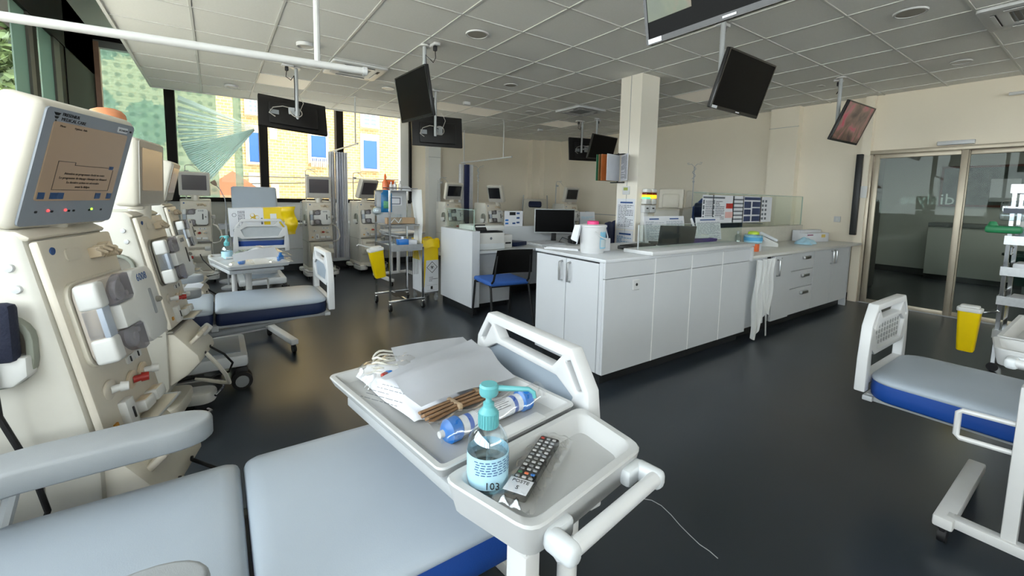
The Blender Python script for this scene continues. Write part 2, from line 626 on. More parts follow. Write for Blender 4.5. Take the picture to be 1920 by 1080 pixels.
# ---------------------------------------------------------------- sliding door and the lobby behind it
dr = D.objects.new('door_1', None); COL.objects.link(dr); dr['kind'] = 'structure'
DX = 7.32
def dframe(y0, y1, x0, x1, name):
    o = NB()
    w = .06
    bx(o, x0, x1, y0, y0 + w, 0.0, 2.02, .004)
    bx(o, x0, x1, y1 - w, y1, 0.0, 2.02, .004)
    bx(o, x0, x1, y0 + w, y1 - w, 0.0, .06, .004)
    bx(o, x0, x1, y0 + w, y1 - w, 1.965, 2.02, .004)
    f = obj(name, o, M_alu, dr, 30)
    o = NB(); bx(o, (x0 + x1) / 2 - .005, (x0 + x1) / 2 + .005, y0 + w - .01, y1 - w + .01, .05, 1.975)
    obj('pane', o, M_doorglass, f, 0)
    return f
leafL = dframe(1.14, 2.02, DX - .01, DX + .03, 'door_leaf')
leafR = dframe(.14, 1.19, DX + .04, DX + .08, 'door_leaf')
b = NB(); bx(b, DX - .04, DX + .12, .0, 2.10, 2.02, 2.07, .004); bx(b, DX - .02, DX + .12, 2.03, 2.09, 0, 2.02, .004); bx(b, DX - .02, DX + .12, .05, .12, 0, 2.02, .004)
obj('door_surround', b, M_alu, dr, 30)
b = NB(); bx(b, DX - .02, DX + .1, .1, 2.05, 0.0, .012); obj('threshold', b, M_gmetal, dr, 0)
b = NB(); bx(b, XR - .06, XR, 1.10, 1.42, 2.085, 2.135, .008); obj('door_sensor', b, M_white, dr, 30)
M_frost = pm('frosted_letters', '#f2f4f2', .6, var=.0, alpha=.8)
# word on the glass reads the right way from the lobby, so it is mirrored from here
pL, pR_ = at_x(1672, 378, DX), at_x(1790, 380, DX)
text('dialyse', .19, M_frost, Matrix.Translation((DX + .018, pR_.y, 1.37)) @ Matrix.Rotation(R(90), 4, 'Z') @ Matrix.Rotation(R(90), 4, 'X'), leafL)
# lobby
b = NB()
bx(b, 11.4, 11.6, -2.2, 3.2, 0, 2.9)
bx(b, 7.55, 11.4, 3.0, 3.2, 0, 2.9)
bx(b, 7.55, 11.4, -2.2, -2.0, 0, 2.9)
struct('wall_lobby', b, M_wallw, smooth=0)
b = NB(); bx(b, 7.36, 11.6, -2.2, 3.2, 2.6, 2.9); struct('ceiling_lobby', b, M_tile, smooth=0)
b = NB(); bx(b, 11.385, 11.4, -2.0, 3.0, 0, .12); struct('baseboard_lobby', b, M_kick, smooth=0)

# wall fittings
b = NB(); p = at_x(1570, 411, XR); bx(b, XR - .012, XR, p.y - .04, p.y + .04, p.z - .04, p.z + .04, .004)
o = obj('wall_switch', b, M_white); tag(o, 'small white light switch on the cream wall above the end of the worktop', 'switch')
b = NB(); bx(b, XR - .018, XR - .011, p.y - .018, p.y + .018, p.z - .022, p.z + .022, .003); obj('rocker', b, M_offw, o)
b = NB(); bx(b, 7.21, 7.27, 2.12, 2.19, .93, 2.03, .006)
o = obj('wall_guard', b, M_dark); tag(o, 'tall dark grey upright guard on the wall beside the sliding door', 'wall guard')
b = NB(); bx(b, 7.255, 7.268, 2.05, 2.13, 1.44, 1.60, .004)
o = obj('door_switch', b, M_offw); tag(o, 'pale rectangular door switch plate on the jamb of the sliding door', 'switch')
# ---------------------------------------------------------------- outside
M_ground = pm('street_paving', '#cfc8b8', .85, var=.08, scale=3)
b = NB(); bx(b, -30, 40, YB - 25, 45, -.75, -.7); struct('ground', b, M_ground, smooth=0)

def brick_mat():
    m = D.materials.new('yellow_brick')
    m.use_nodes = True
    nt = m.node_tree
    p = nt.nodes['Principled BSDF']
    tc = nt.nodes.new('ShaderNodeTexCoord')
    mp = nt.nodes.new('ShaderNodeMapping')
    mp.inputs['Rotation'].default_value = (R(90), 0, 0)
    nt.links.new(tc.outputs['Object'], mp.inputs[0])
    br = nt.nodes.new('ShaderNodeTexBrick')
    br.inputs['Scale'].default_value = 2.2
    br.inputs['Color1'].default_value = lin('#9a8258') + (1,)
    br.inputs['Color2'].default_value = lin('#836a41') + (1,)
    br.inputs['Mortar'].default_value = lin('#b3a07a') + (1,)
    br.inputs['Mortar Size'].default_value = .025
    br.inputs['Bias'].default_value = -.2
    nt.links.new(mp.outputs[0], br.inputs['Vector'])
    nt.links.new(br.outputs[0], p.inputs['Base Color'])
    p.inputs['Roughness'].default_value = .9
    return m
YS = 20.0
house = thing('brick_house', 'sunlit yellow brick house with blue shuttered windows seen through the far windows', 'building', (8, YS, -.7))
def hloc(p):
    return p - Vector((8, YS, -.7))
b = NB(); bx(b, -12.5, 14, 0, 4, 0, 13); obj('wall', b, brick_mat(), house, 0)
M_stone = pm('pale_stone', '#b5a68c', .85, var=.06, scale=5)
M_shut = pm('blue_shutter', '#12468f', .5, var=.03)
M_wwin = pm('white_window', '#b5b6b4', .5)
M_wpane = pm('dark_pane', '#5a6470', .3)
def hwin(x0, x1, y0, y1, kind):
    a, c = hloc(at_y(x0, y0, YS)), hloc(at_y(x1, y1, YS))
    w = NB(); bx(w, a.x - .12, c.x + .12, -.05, .0, c.z - .14, a.z + .3); s = obj('stone_surround', w, M_stone, house, 0)
    w = NB()
    bx(w, a.x, c.x, -.09, -.04, c.z, a.z)
    if kind == 'shutter':
        f = obj('shutter', w, M_shut, house, 0)
        for (u0, u1) in ((a.x - .05, a.x), (c.x, c.x + .05)):
            w = NB(); bx(w, u0, u1, -.11, -.04, c.z, a.z); obj('shutter_guide', w, M_wwin, f, 0)
    else:
        f = obj('window', w, M_wwin, house, 0)
        mx_ = (a.x + c.x) / 2
        for q in range(3):
            z0 = c.z + (a.z - c.z) * (q / 3) + .04
            z1 = c.z + (a.z - c.z) * ((q + 1) / 3) - .04
            for (u0, u1) in ((a.x + .05, mx_ - .04), (mx_ + .04, c.x - .05)):
                w = NB(); bx(w, u0, u1, -.1, -.089, z0, z1); obj('pane', w, M_wpane, f, 0)
    w = NB(); bx(w, a.x - .1, c.x + .1, -.16, 0, c.z - .1, c.z - .02); obj('sill', w, M_stone, house, 0)
    return a, c
hwin(680, 706, 263, 317, 'shutter')
a, c = hwin(582, 611, 254, 303, 'shutter')
w = NB()
for k in range(9):
    x = a.x + (c.x - a.x) * k / 8
    bx(w, x - .02, x + .02, -.2, -.17, c.z - .25, c.z + .12)
bx(w, a.x - .05, c.x + .05, -.21, -.16, c.z + .1, c.z + .14)
obj('window_railing', w, M_wwin, house, 0)
hwin(466, 486, 248, 304, 'shutter')
hwin(680, 706, 213, 238, 'win')
hwin(464, 484, 186, 213, 'win')
hwin(473, 490, 338, 351, 'win')
for (x0, x1, y0, y1) in ((505, 520, 238, 262), (508, 524, 345, 378)):
    a, c = hloc(at_y(x0, y0, YS)), hloc(at_y(x1, y1, YS))
    w = NB(); bx(w, a.x, c.x, -.03, 0, c.z, a.z); obj('stone_patch', w, M_stone, house, 0)
w = NB()
for (y0, y1) in ((330, 338), (345, 341)):
    p0, p1 = hloc(at_y(420, y0, YS)), hloc(at_y(760, y1, YS))
    cyl(w, p0 - Vector((0, .3, 0)), p1 - Vector((0, .3, 0)), .02, seg=6)
obj('street_wire', w, M_blackm, house)
# a shed roof low on the left
a = at_y(398, 352, 15)
sh = thing('garden_shed', 'small red roofed shed seen low through the second far window', 'shed', (a.x, 15, -.7))
b = NB(); bx(b, -.2, 1.2, 0, 1.6, 0, a.z + .5); obj('wall', b, M_stone, sh, 0)
b = NB(); plate(b, [(-.4, a.z + .5), (1.4, a.z + .5), (.5, a.z + 1.2)], (), -.2, 1.8, 'xz'); obj('roof', b, pm('red_tile', '#a5553a', .8), sh, 0)

def leaf_mat(n, h1, h2):
    m = D.materials.new(n)
    m.use_nodes = True
    nt = m.node_tree
    p = nt.nodes['Principled BSDF']
    oi = nt.nodes.new('ShaderNodeTexCoord')
    nz = nt.nodes.new('ShaderNodeTexNoise'); nz.inputs['Scale'].default_value = 2.5
    nt.links.new(oi.outputs['Object'], nz.inputs['Vector'])
    rp = nt.nodes.new('ShaderNodeValToRGB')
    rp.color_ramp.elements[0].position = .35; rp.color_ramp.elements[1].position = .65
    rp.color_ramp.elements[0].color = lin(h1) + (1,)
    rp.color_ramp.elements[1].color = lin(h2) + (1,)
    nt.links.new(nz.outputs['Fac'], rp.inputs[0])
    nt.links.new(rp.outputs[0], p.inputs['Base Color'])
    p.inputs['Roughness'].default_value = .6
    p.inputs['Subsurface Weight'].default_value = 0
    return m
M_leaf = leaf_mat('leaf_green', '#2c3d24', '#5d7040')
M_bark = pm('bark', '#4a3d31', .9, var=.15)
def tree(x, y, h, rx, n, seed, label):
    rd = random.Random(seed)
    t = thing('street_tree', label, 'tree', (x, y, -.7), 0, 'trees outside the windows')
    b = NB(); tube(b, [(0, 0, 0), (.08, .05, h * .3), (-.05, .1, h * .55), (.1, 0, h * .8)], [.2, .16, .11, .05], 8)
    for k in range(6):
        a = rd.uniform(0, 2 * PI)
        tube(b, [(0, .05, h * (.3 + .07 * k)), (math.cos(a) * rx * .4, math.sin(a) * rx * .4, h * (.45 + .07 * k)), (math.cos(a) * rx * .75, math.sin(a) * rx * .75, h * (.5 + .08 * k))], [.07, .04, .015], 6)
    obj('trunk', b, M_bark, t)
    vs, fs = [], []
    blobs = []
    for k in range(22):
        a = rd.uniform(0, 2 * PI); q = rd.uniform(.1, .8) * rx
        blobs.append((math.cos(a) * q, math.sin(a) * q, h * rd.uniform(.38, .98), rd.uniform(.3, .55) * rx * .7))
    for k in range(n):
        bl = rd.choice(blobs)
        v = Vector((rd.gauss(0, 1), rd.gauss(0, 1), rd.gauss(0, 1))).normalized() * bl[3] * rd.uniform(.5, 1) ** .5
        c = Vector(bl[:3]) + v
        u = Vector((rd.gauss(0, 1), rd.gauss(0, 1), rd.gauss(0, 1))).normalized()
        w_ = u.cross(Vector((rd.gauss(0, 1), rd.gauss(0, 1), rd.gauss(0, 1)))).normalized()
        s = rd.uniform(.08, .16)
        i = len(vs)
        vs += [c - u * s, c + w_ * s * .5, c + u * s, c - w_ * s * .5]
        fs.append((i, i + 1, i + 2, i + 3))
    me = D.meshes.new('foliage'); me.from_pydata(vs, [], fs); me.materials.append(M_leaf)
    f = D.objects.new('foliage', me); COL.objects.link(f); f.parent = t; f['kind'] = 'stuff'
tree(-2.6, 13.5, 6.8, 2.0, 9500, 3, 'leafy green tree outside the far corner window')
tree(-7.5, 14.5, 5.2, 2.2, 4200, 5, 'leafy tree farther away outside the left windows')
tree(-7.0, 24.0, 8.0, 2.8, 7500, 8, 'tall tree behind the corner tree, beyond the perforated screens')

# perforated screens just outside the panes
def perf_mat():
    m = D.materials.new('perforated_mesh')
    m.use_nodes = True
    nt = m.node_tree
    for n in list(nt.nodes): nt.nodes.remove(n)
    L = nt.links.new
    o = nt.nodes.new('ShaderNodeOutputMaterial')
    tc = nt.nodes.new('ShaderNodeTexCoord')
    sp = nt.nodes.new('ShaderNodeSeparateXYZ'); L(tc.outputs['Object'], sp.inputs[0])
    def mth(op, a, v=None, b_=None):
        n = nt.nodes.new('ShaderNodeMath'); n.operation = op
        L(a, n.inputs[0])
        if b_ is not None: L(b_, n.inputs[1])
        elif v is not None: n.inputs[1].default_value = v
        return n.outputs[0]
    def cellc(s, per):
        return mth('SUBTRACT', mth('FRACT', mth('MULTIPLY', s, 1 / per)), .5)
    hx = nt.nodes.new('ShaderNodeMath'); hx.operation = 'ADD'; L(sp.outputs[0], hx.inputs[0]); L(sp.outputs[1], hx.inputs[1])
    u, v = cellc(hx.outputs[0], .145), cellc(sp.outputs[2], .145)
    d = mth('ADD', mth('MULTIPLY', u, None, u), None, mth('MULTIPLY', v, None, v))
    dot = mth('LESS_THAN', d, .065)
    t = nt.nodes.new('ShaderNodeBsdfTransparent'); t.inputs[0].default_value = (.66, .72, .70, 1)
    df = nt.nodes.new('ShaderNodeBsdfTranslucent'); df.inputs[0].default_value = lin('#8aa59b') + (1,)
    dk = nt.nodes.new('ShaderNodeBsdfTranslucent'); dk.inputs[0].default_value = lin('#758f87') + (1,)
    m1 = nt.nodes.new('ShaderNodeMixShader'); m1.inputs[0].default_value = .42; L(t.outputs[0], m1.inputs[1]); L(df.outputs[0], m1.inputs[2])
    m2 = nt.nodes.new('ShaderNodeMixShader'); m2.inputs[0].default_value = .55; L(t.outputs[0], m2.inputs[1]); L(dk.outputs[0], m2.inputs[2])
    mx_ = nt.nodes.new('ShaderNodeMixShader'); L(dot, mx_.inputs[0]); L(m1.outputs[0], mx_.inputs[1]); L(m2.outputs[0], mx_.inputs[2])
    L(mx_.outputs[0], o.inputs[0])
    return m
M_perf = perf_mat()
def screen_strip(x0, x1, label):
    b = NB(); bx(b, x0, x1, YF + .28, YF + .282, .9, 3.75)
    o = obj('perforated_screen', b, M_perf, None, 0)
    tag(o, label, 'sun screen', 'perforated screens outside the far windows')
screen_strip(XL + .0, -.52, 'wide mint perforated sun screen outside the corner pane of the far windows')
screen_strip(-.50, .06, 'mint perforated sun screen outside the pane behind the fanned blind')
screen_strip(.30, .42, 'narrow strip of perforated sun screen with one row of dots beside the fanned blind')

# pleated blind that has slipped into a fan
ap = at_y(480, 241, YF - .07)
path = [(333, 178), (333, 215), (334, 248), (342, 275), (354, 297), (373, 318), (396, 338)]
def ppt(t):
    f = t * (len(path) - 1)
    i = min(int(f), len(path) - 2)
    q = f - i
    return at_y(path[i][0] * (1 - q) + path[i + 1][0] * q, path[i][1] * (1 - q) + path[i + 1][1] * q, YF - .07)
b = NB()
NP = 64
prev = None
for k in range(NP + 1):
    e = ppt((k / NP) ** .8)
    off = Vector((0, .022 if k % 2 else -.022, 0))
    s0 = ap.lerp(e, .03) + off * .25 + Vector((0, 0, -.02 * (k / NP - .5)))
    s1 = ap.lerp(e, .55) + off * .8 + Vector((0, 0, -.03 * math.sin(k / NP * PI)))
    s2 = e + off
    row = [b.verts.new(p) for p in (s0, s1, s2)]
    if prev and not (k < NP * .42 and k % 3 == 0):
        b.faces.new((prev[0], row[0], row[1], prev[1]))
        b.faces.new((prev[1], row[1], row[2], prev[2]))
    prev = row
m = D.materials.new('pleated_fabric'); m.use_nodes = True
p = m.node_tree.nodes['Principled BSDF']
p.inputs['Base Color'].default_value = lin('#c3d8db') + (1,)
p.inputs['Roughness'].default_value = .7
tr = m.node_tree.nodes.new('ShaderNodeBsdfTranslucent'); tr.inputs[0].default_value = lin('#dcecec') + (1,)
mxs = m.node_tree.nodes.new('ShaderNodeMixShader'); mxs.inputs[0].default_value = .65
m.node_tree.links.new(p.outputs[0], mxs.inputs[1]); m.node_tree.links.new(tr.outputs[0], mxs.inputs[2])
m.node_tree.links.new(mxs.outputs[0], m.node_tree.nodes['Material Output'].inputs[0])
o = obj('pleated_blind', b, m, None, 0)
tag(o, 'blue grey pleated blind collapsed into a fan across the second far window', 'blind')
b = NB(); tube(b, [ap, at_y(441, 275, YF - .1), at_y(420, 305, YF - .1)], .003, 5); obj('cord', b, M_white, o)
# ---------------------------------------------------------------- dialysis machine (faces local -Y)
M_bez = pm('monitor_bezel', '#8d939b', .4, var=.02)
M_bezd = pm('monitor_bezel_warm', '#a8a49c', .4, var=.02)
M_gask = pm('grey_gasket', '#7d796f', .5, var=.04)
M_scoop = pm('grey_green_recess', '#8b8f84', .5, var=.04)
M_bpanel = pm('blue_grey_panel', '#a7b0bd', .4, var=.02)
M_scroff = pm('screen_off', '#4b474a', .15, var=.02)
M_scroffd = pm('screen_off_dark', '#1a1c20', .12, var=.02)
M_scron = pm('screen_lit_beige', '#8f7b67', .2, var=.015, emit=.16, ehex='#b29a80')
M_warn = pm('warning_amber', '#c98a1c', .5)
M_hose = pm('white_hose', '#d7d3c8', .4)
M_clip = pm('clamp_beige', '#c9b89e', .3)
M_btn = pm('screen_button_blue', '#2d4a72', .3, emit=.05)
M_scrink = pm('screen_ink', '#3c3128', .5)
M_ledr = pm('red_led', '#ff2a2a', .3, emit=6)
M_ledg = pm('green_led', '#9cff3a', .3, emit=3)

def yf(z):
    return -.205 - (1.22 - z) * .20

def rotz(a):
    return Matrix.Rotation(R(a), 3, 'Z')

SL = Matrix.Rotation(-math.atan(.20), 3, 'X')      # slope of the front panel

def monitor_part(parent, loc, yaw, tilt, lit, detail):
    b = NB()
    box(b, (0, .05, 0), (.372, .10, .345), .022, seg=3)
    box(b, (0, .105, -.02), (.25, .05, .22), .03, seg=2)
    m = obj('monitor', b, M_cream, parent)
    m.location = loc
    m.rotation_euler = (R(tilt), 0, R(yaw))
    b = NB(); plate(b, rrect(.345, .318, .012, 3), (), -.003, .004, 'xz'); obj('bezel', b, M_bez if detail else M_bezd, m)
    b = NB(); plate(b, rrect(.288, .215, .006, 2, 0, .018), (), -.006, 0, 'xz'); sc = obj('screen', b, lit, m, 0)
    b = NB(); cyl(b, (0, .05, -.16), (0, .055, -.24), .045, .05, 16); box(b, (0, .06, -.175), (.12, .08, .03), .01); obj('neck', b, M_cream, m)
    if detail:
        text('FRESENIUS\nMEDICAL CARE', .0125, M_inkb, face_y(-.122, -.0035, .142), m)
        b = NB()
        plate(b, [(-.150, .148), (-.128, .148), (-.134, .141), (-.144, .141)], (), -.0042, -.003, 'xz')
        plate(b, [(-.146, .138), (-.132, .138), (-.136, .132), (-.142, .132)], (), -.0042, -.003, 'xz')
        plate(b, [(-.141, .129), (-.137, .129), (-.138, .124), (-.140, .124)], (), -.0042, -.003, 'xz')
        o = obj('logo', b, M_inkb, m, 0)
        b = NB(); plate(b, rrect(.044, .017, .002, 2, .118, .139), (), -.0048, -.003, 'xz'); obj('sticker', b, M_paper, m, 0)
        text('2CO4A529', .0085, M_inkb, face_y(.099, -.0052, .1358), m)
        for (x0, x1) in ((-.139, -.118), (-.100, -.077), (-.075, -.054), (.068, .090), (.118, .139)):
            b = NB(); plate(b, [(x0, -.084), (x1, -.084), (x1, -.066), (x0, -.066)], (), -.0072, -.006, 'xz'); obj('screen_button', b, M_btn, m, 0)
        b = NB(); plate(b, [(.098, .010), (.116, .010), (.116, .020), (.098, .020)], (), -.0072, -.006, 'xz'); obj('screen_button', b, M_btn, m, 0)
        b = NB()
        for (x0, x1, z) in ((-.098, -.095, 0), ):
            pass
        def stroke(x0, z0, x1, z1, t=.0007):
            plate(b, [(x0 - t, z0 - t), (x1 + t, z0 - t), (x1 + t, z1 + t), (x0 - t, z1 + t)], (), -.0068, -.006, 'xz')
        stroke(-.100, -.058, -.100, .022); stroke(-.100, .022, -.040, .022); stroke(-.040, .014, -.040, .022); stroke(-.040, .014, .094, .014); stroke(.118, -.058, .118, .008); stroke(-.100, -.058, .118, -.058)
        obj('screen_box', b, M_scrink, m, 0)
        for i, t in enumerate(('Attention au programme choisi en cours', 'Le programme de rinçage chimique est démarré', 'La dernière action est nécessaire', 'avant la dialyse')):
            text(t, .0095, M_scrink, face_y(.008, -.0065, -.014 - .0125 * i), m, align='CENTER')
        text('Menu', .008, M_scrink, face_y(-.125, -.0065, .113), m)
        text('Options  Aide', .008, M_scrink, face_y(-.075, -.0065, .113), m)
        for (x, mt) in ((-.088, M_ledr), (-.028, M_ledr), (.074, M_ledg)):
            b = NB(); lathe(b, [(.0035, 0), (.003, .002), (0.0, .0028)], (x, -.003, -.118), 10, Matrix.Rotation(R(90), 3, 'X')); obj('indicator', b, mt, m)
        b = NB()
        for x in (-.132, -.080, -.020, -.002, .060, .110):
            plate(b, rrect(.009, .006, .002, 2, x + .006, -.121), (), -.0036, -.003, 'xz')
        plate(b, rrect(.010, .006, .002, 2, .158, .139), (), -.0036, -.003, 'xz')
        obj('bezel_icons', b, M_inkb, m, 0)
    return m

def machine(name, label, loc, yaw, mon=(0, 0, 1.445), lit=None, detail=False, pole=1, cable=0, hoses=True):
    t = thing(name, label, 'machine', loc, yaw, 'dialysis machines around the room')
    # side shell
    b = NB()
    prof = [(.25, .17), (.25, 1.20), (.22, 1.235), (-.175, 1.235), (-.20, 1.215), (yf(.6) + .01, .60), (yf(.6) + .01, .3), (-.24, .17)]
    plate(b, prof, (), -.182, .182, 'yz', .014)
    body = obj('body', b, M_creams, t)
    # top cap
    b = NB(); plate(b, [(.23, 1.232), (-.185, 1.232), (-.213, 1.215), (-.207, 1.205), (.24, 1.21)], (), -.178, .178, 'yz', .006)
    obj('top_cover', b, M_beige, t)
    # front panel, sloping
    b = NB()
    box(b, (0, yf(.91) - .006, .91), (.352, .022, .60), .008, SL)
    obj('front_panel', b, M_beige, t)
    def on(x, z, off=0.0):
        return Vector((x, yf(z) - .017 - off, z))
    # pump module
    b = NB(); q = plate(b, rrect(.306, .248, .045, 5), (), 0, .012, 'xz'); xf(b, Matrix.Translation(on(-.002, .965, .010)) @ SL.to_4x4())
    mod = obj('pump_module', b, M_cream if detail else M_gask, t)
    def sub(nm, fn, mat, smooth=35):
        bb = NB(); fn(bb); xf(bb, Matrix.Translation(on(-.002, .965, .012)) @ SL.to_4x4())
        return obj(nm, bb, mat, mod, smooth)
    def hous(bb):
        plate(bb, rrect(.296, .236, .04, 5), (), -.052, 0, 'xz', .008)
    sub('pump_housing', hous, M_gask if not detail else pm('module_grey', '#b9b0a6', .35))
    def door(bb):
        o = [(-.10, -.036), (-.02, -.036), (.0, -.05), (.0, -.095), (.02, -.116), (.125, -.116), (.147, -.09), (.147, .09), (.125, .116), (.02, .116), (.0, .095), (.0, .05), (-.02, .036), (-.10, .036)]
        plate(bb, o, (), -.078, -.02, 'xz', .006)
    sub('pump_door', door, M_offw)
    for s in (1, -1):
        def win(bb):
            pts = [(-.004, .038 * s), (-.004, .116 * s), (-.03, .120 * s)] + [(-.03 - .078 * math.sin(R(a)), (.038 + .080 * math.cos(R(a))) * s) for a in range(12, 91, 13)] + [(-.108, .038 * s)]
            plate(bb, pts if s > 0 else pts[::-1], (), -.074, -.050, 'xz')
        sub('pump_window', win, M_smoke)
        def rot_(bb):
            lathe(bb, [(.030, 0), (.030, .012), (.022, .015), (.012, .015), (.012, .02), (0, .02)], (-.052, -.051, .072 * s), 18, Matrix.Rotation(R(90), 3, 'X'))
            lathe(bb, [(.010, 0), (.008, .02), (0, .02)], (-.03, -.051, .058 * s), 10, Matrix.Rotation(R(90), 3, 'X'))
        sub('pump_rotor', rot_, M_offw)
        def hb(bb):
            box(bb, (-.130, -.034, .078 * s), (.046, .054, .074), .010, seg=3)
        sub('hinge_block', hb, M_offw)
    def hp(bb):
        box(bb, (-.128, -.032, 0), (.040, .050, .088), .004)
    sub('hinge_panel', hp, M_bpanel)
    def slot(bb):
        plate(bb, rrect(.014, .086, .006, 3, .085, .002), (), -.081, -.074, 'xz')
    sub('door_slot', slot, M_greyp if detail else M_dark)
    def knob(bb):
        lathe(bb, [(.010, 0), (.009, .012), (.004, .016), (0, .016)], (.118, -.076, .0), 14, Matrix.Rotation(R(90), 3, 'X'))
    sub('door_knob', knob, M_gask)
    text('6008', .034, M_inkblue if detail else M_ink, Matrix.Translation(on(-.002, .965, .012)) @ SL.to_4x4() @ face_y(.028, -.0785, .078), mod)
    # clamps above the module
    rd = random.Random(3)
    b = NB()
    for k in range(4):
        x = .03 + .028 * k
        p = on(x, 1.158 + rd.uniform(-.012, .012), .014)
        box(b, p, (.022, .034, .034), .006, Matrix.Rotation(rd.uniform(-.6, .6), 3, 'Y') @ SL)
        tube(b, [p + Vector((-.02, -.012, .012)), p + Vector((.0, -.026, 0)), p + Vector((.02, -.012, -.014))], .0045, 6)
    obj('line_clamps', b, M_clip, t, label='tangle of small beige tubing clamps')
    b = NB(); plate(b, rrect(.07, .034, .012, 4), (), -.004, .004, 'xz'); xf(b, Matrix.Translation(on(-.055, 1.158, 0)) @ SL.to_4x4()); obj('clamp_rest', b, M_beige, t)
    b = NB(); lathe(b, [(.011, 0), (.010, .003), (0, .003)], on(-.135, 1.175, 0), 14, Matrix.Rotation(R(90), 3, 'X')); obj('round_badge', b, M_inkblue, t)
    # sockets
    for x in (.045, .095):
        b = NB(); plate(b, rrect(.042, .024, .006, 3), (), -.005, .004, 'xz'); xf(b, Matrix.Translation(on(x, .805)) @ SL.to_4x4()); k = obj('sensor_slot', b, M_offw, t)
        b = NB(); plate(b, rrect(.006, .018, .002, 2), (), -.007, .0, 'xz'); xf(b, Matrix.Translation(on(x, .805)) @ SL.to_4x4()); obj('slit', b, M_dark, k, 0)
    for i, x in enumerate((-.10, .02, .095)):
        zc = .745 if i else .765
        b = NB(); lathe(b, [(.030, 0), (.030, .006), (.024, .009), (.010, .009), (0, .009)], on(x, zc, -.002), 18, Matrix.Rotation(R(90), 3, 'X')); k = obj('line_socket', b, M_clip if i else M_beige, t)
        b = NB(); cyl(b, on(x, zc, .004), on(x + .012, zc + .002, .024), .012, .010, 12); cyl(b, on(x + .012, zc + .002, .022), on(x + .018, zc + .002, .040), .015, .013, 12); obj('plug', b, M_red if i == 1 else M_offw, k)
    b = NB(); box(b, on(-.062, .675, .006), (.05, .03, .085), .006, SL); k = obj('bicarbonate_holder', b, M_offw, t)
    b = NB(); plate(b, rrect(.008, .035, .003, 2), (), -.002, .002, 'xz'); xf(b, Matrix.Translation(on(-.062, .675, .022)) @ SL.to_4x4()); obj('slit', b, M_dark, k, 0)
    for x in (.018, .098):
        b = NB(); box(b, on(x, .665, .012), (.068, .045, .038), .008, SL); k = obj('holder_tray', b, M_offw, t)
        b = NB(); box(b, on(x, .682, .016), (.052, .03, .006), .004, SL); obj('tray_lid', b, M_clip, k)
    b = NB(); box(b, on(.06, .632, .03), (.18, .05, .006), .003); obj('drip_tray', b, M_beige, t)
    b = NB(); tube(b, [on(-.03, .634, .01), on(-.03, .634, .06), on(.15, .634, .06), on(.15, .634, .01)], .004, 6); obj('tray_rail', b, M_gmetal, t)
    b = NB(); plate(b, rrect(.022, .018, .003, 2), (), -.002, .002, 'xz'); xf(b, Matrix.Translation(on(-.125, .665, .002)) @ SL.to_4x4()); obj('warning_label', b, M_warn, t, 0)
    b = NB(); box(b, (0, yf(.6) - .004, .602), (.362, .03, .008), .003); obj('panel_joint', b, M_gask, t)
    # lower housing, sloping forward
    b = NB(); plate(b, [(-.25, .592), (yf(.59) - .012, .592), (-.445, .462), (-.455, .42), (-.40, .36), (-.31, .30), (-.25, .29)], (), -.165, .165, 'yz', .012)
    low = obj('lower_housing', b, M_cream, t)
    for s in (-1, 1):
        b = NB(); box(b, (.0 + .055 * s - .02, -.408, .522), (.10, .022, .10), .008, Matrix.Rotation(R(45), 3, 'X')); k = obj('connector_cover', b, M_beige, low)
        b = NB(); lathe(b, [(.008, 0), (.008, .006), (0, .006)], (.055 * s - .02, -.456, .445), 10, Matrix.Rotation(R(90), 3, 'X')); obj('port', b, M_dark, k)
    b = NB(); box(b, (.125, -.40, .505), (.07, .05, .11), .012, Matrix.Rotation(R(45), 3, 'X')); obj('side_connector', b, M_offw, low)
    if hoses:
        b = NB(); tube(b, [(-.07, -.46, .44), (-.06, -.51, .36), (-.02, -.54, .28), (.06, -.54, .2), (.16, -.48, .17), (.2, -.34, .2)], .011, 8); obj('drain_hose', b, M_hose, t)
        b = NB(); tube(b, [(.035, -.46, .44), (.06, -.52, .38), (.12, -.55, .30), (.17, -.52, .23), (.19, -.42, .2), (.19, -.32, .22)], .006, 8); obj('supply_hose', b, M_rubber, t)
        b = NB(); tube(b, [(.19, -.19, .86), (.24, -.2, .84), (.29, -.2, .76), (.31, -.2, .66), (.28, -.21, .60), (.22, -.24, .585), (.17, -.3, .59)], .010, 8); obj('side_hose', b, M_hose, t)
    # base
    b = NB(); plate(b, rrect(.37, .64, .06, 5, 0, -.02), (), .10, .18, 'xy', .012)
    base = obj('base', b, M_cream, t)
    for s in (-1, 1):
        b = NB(); plate(b, rrect(.16, .36, .07, 5, .17 * s, -.27), (), .065, .135, 'xy', .018); obj('base_foot', b, M_offw, base)
        b = NB(); plate(b, rrect(.14, .22, .06, 5, .17 * s, .24), (), .065, .12, 'xy', .015); obj('base_foot', b, M_offw, base)
        b = NB(); tube(b, [(.245 * s, -.16, .16), (.262 * s, -.36, .16), (.235 * s, -.47, .15), (.16 * s, -.49, .14), (.09 * s, -.46, .12)], .008, 8); obj('push_bar', b, M_chrome, base)
        for y in (-.30, .25):
            b = NB(); cyl(b, (.19 * s - .012, y, .035), (.19 * s + .012, y, .035), .035, seg=16); cyl(b, (.19 * s, y, .05), (.19 * s, y, .08), .012, seg=8); obj('caster', b, M_rubber, base)
    # left side details
    for z in (1.14, 1.085):
        b = NB(); lathe(b, [(.012, 0), (.010, .006), (0, .007)], (-.182, yf(z) + .05, z), 12, Matrix.Rotation(R(-90), 3, 'Y')); obj('screw_cap', b, M_white, t)
    b = NB(); plate(b, rrect(.15, .19, .07, 5, -.14, .93), [rrect(.118, .15, .055, 5, -.14, .935)], -.205, -.18, 'yz', .004); k = obj('side_scoop', b, M_scoop, t)
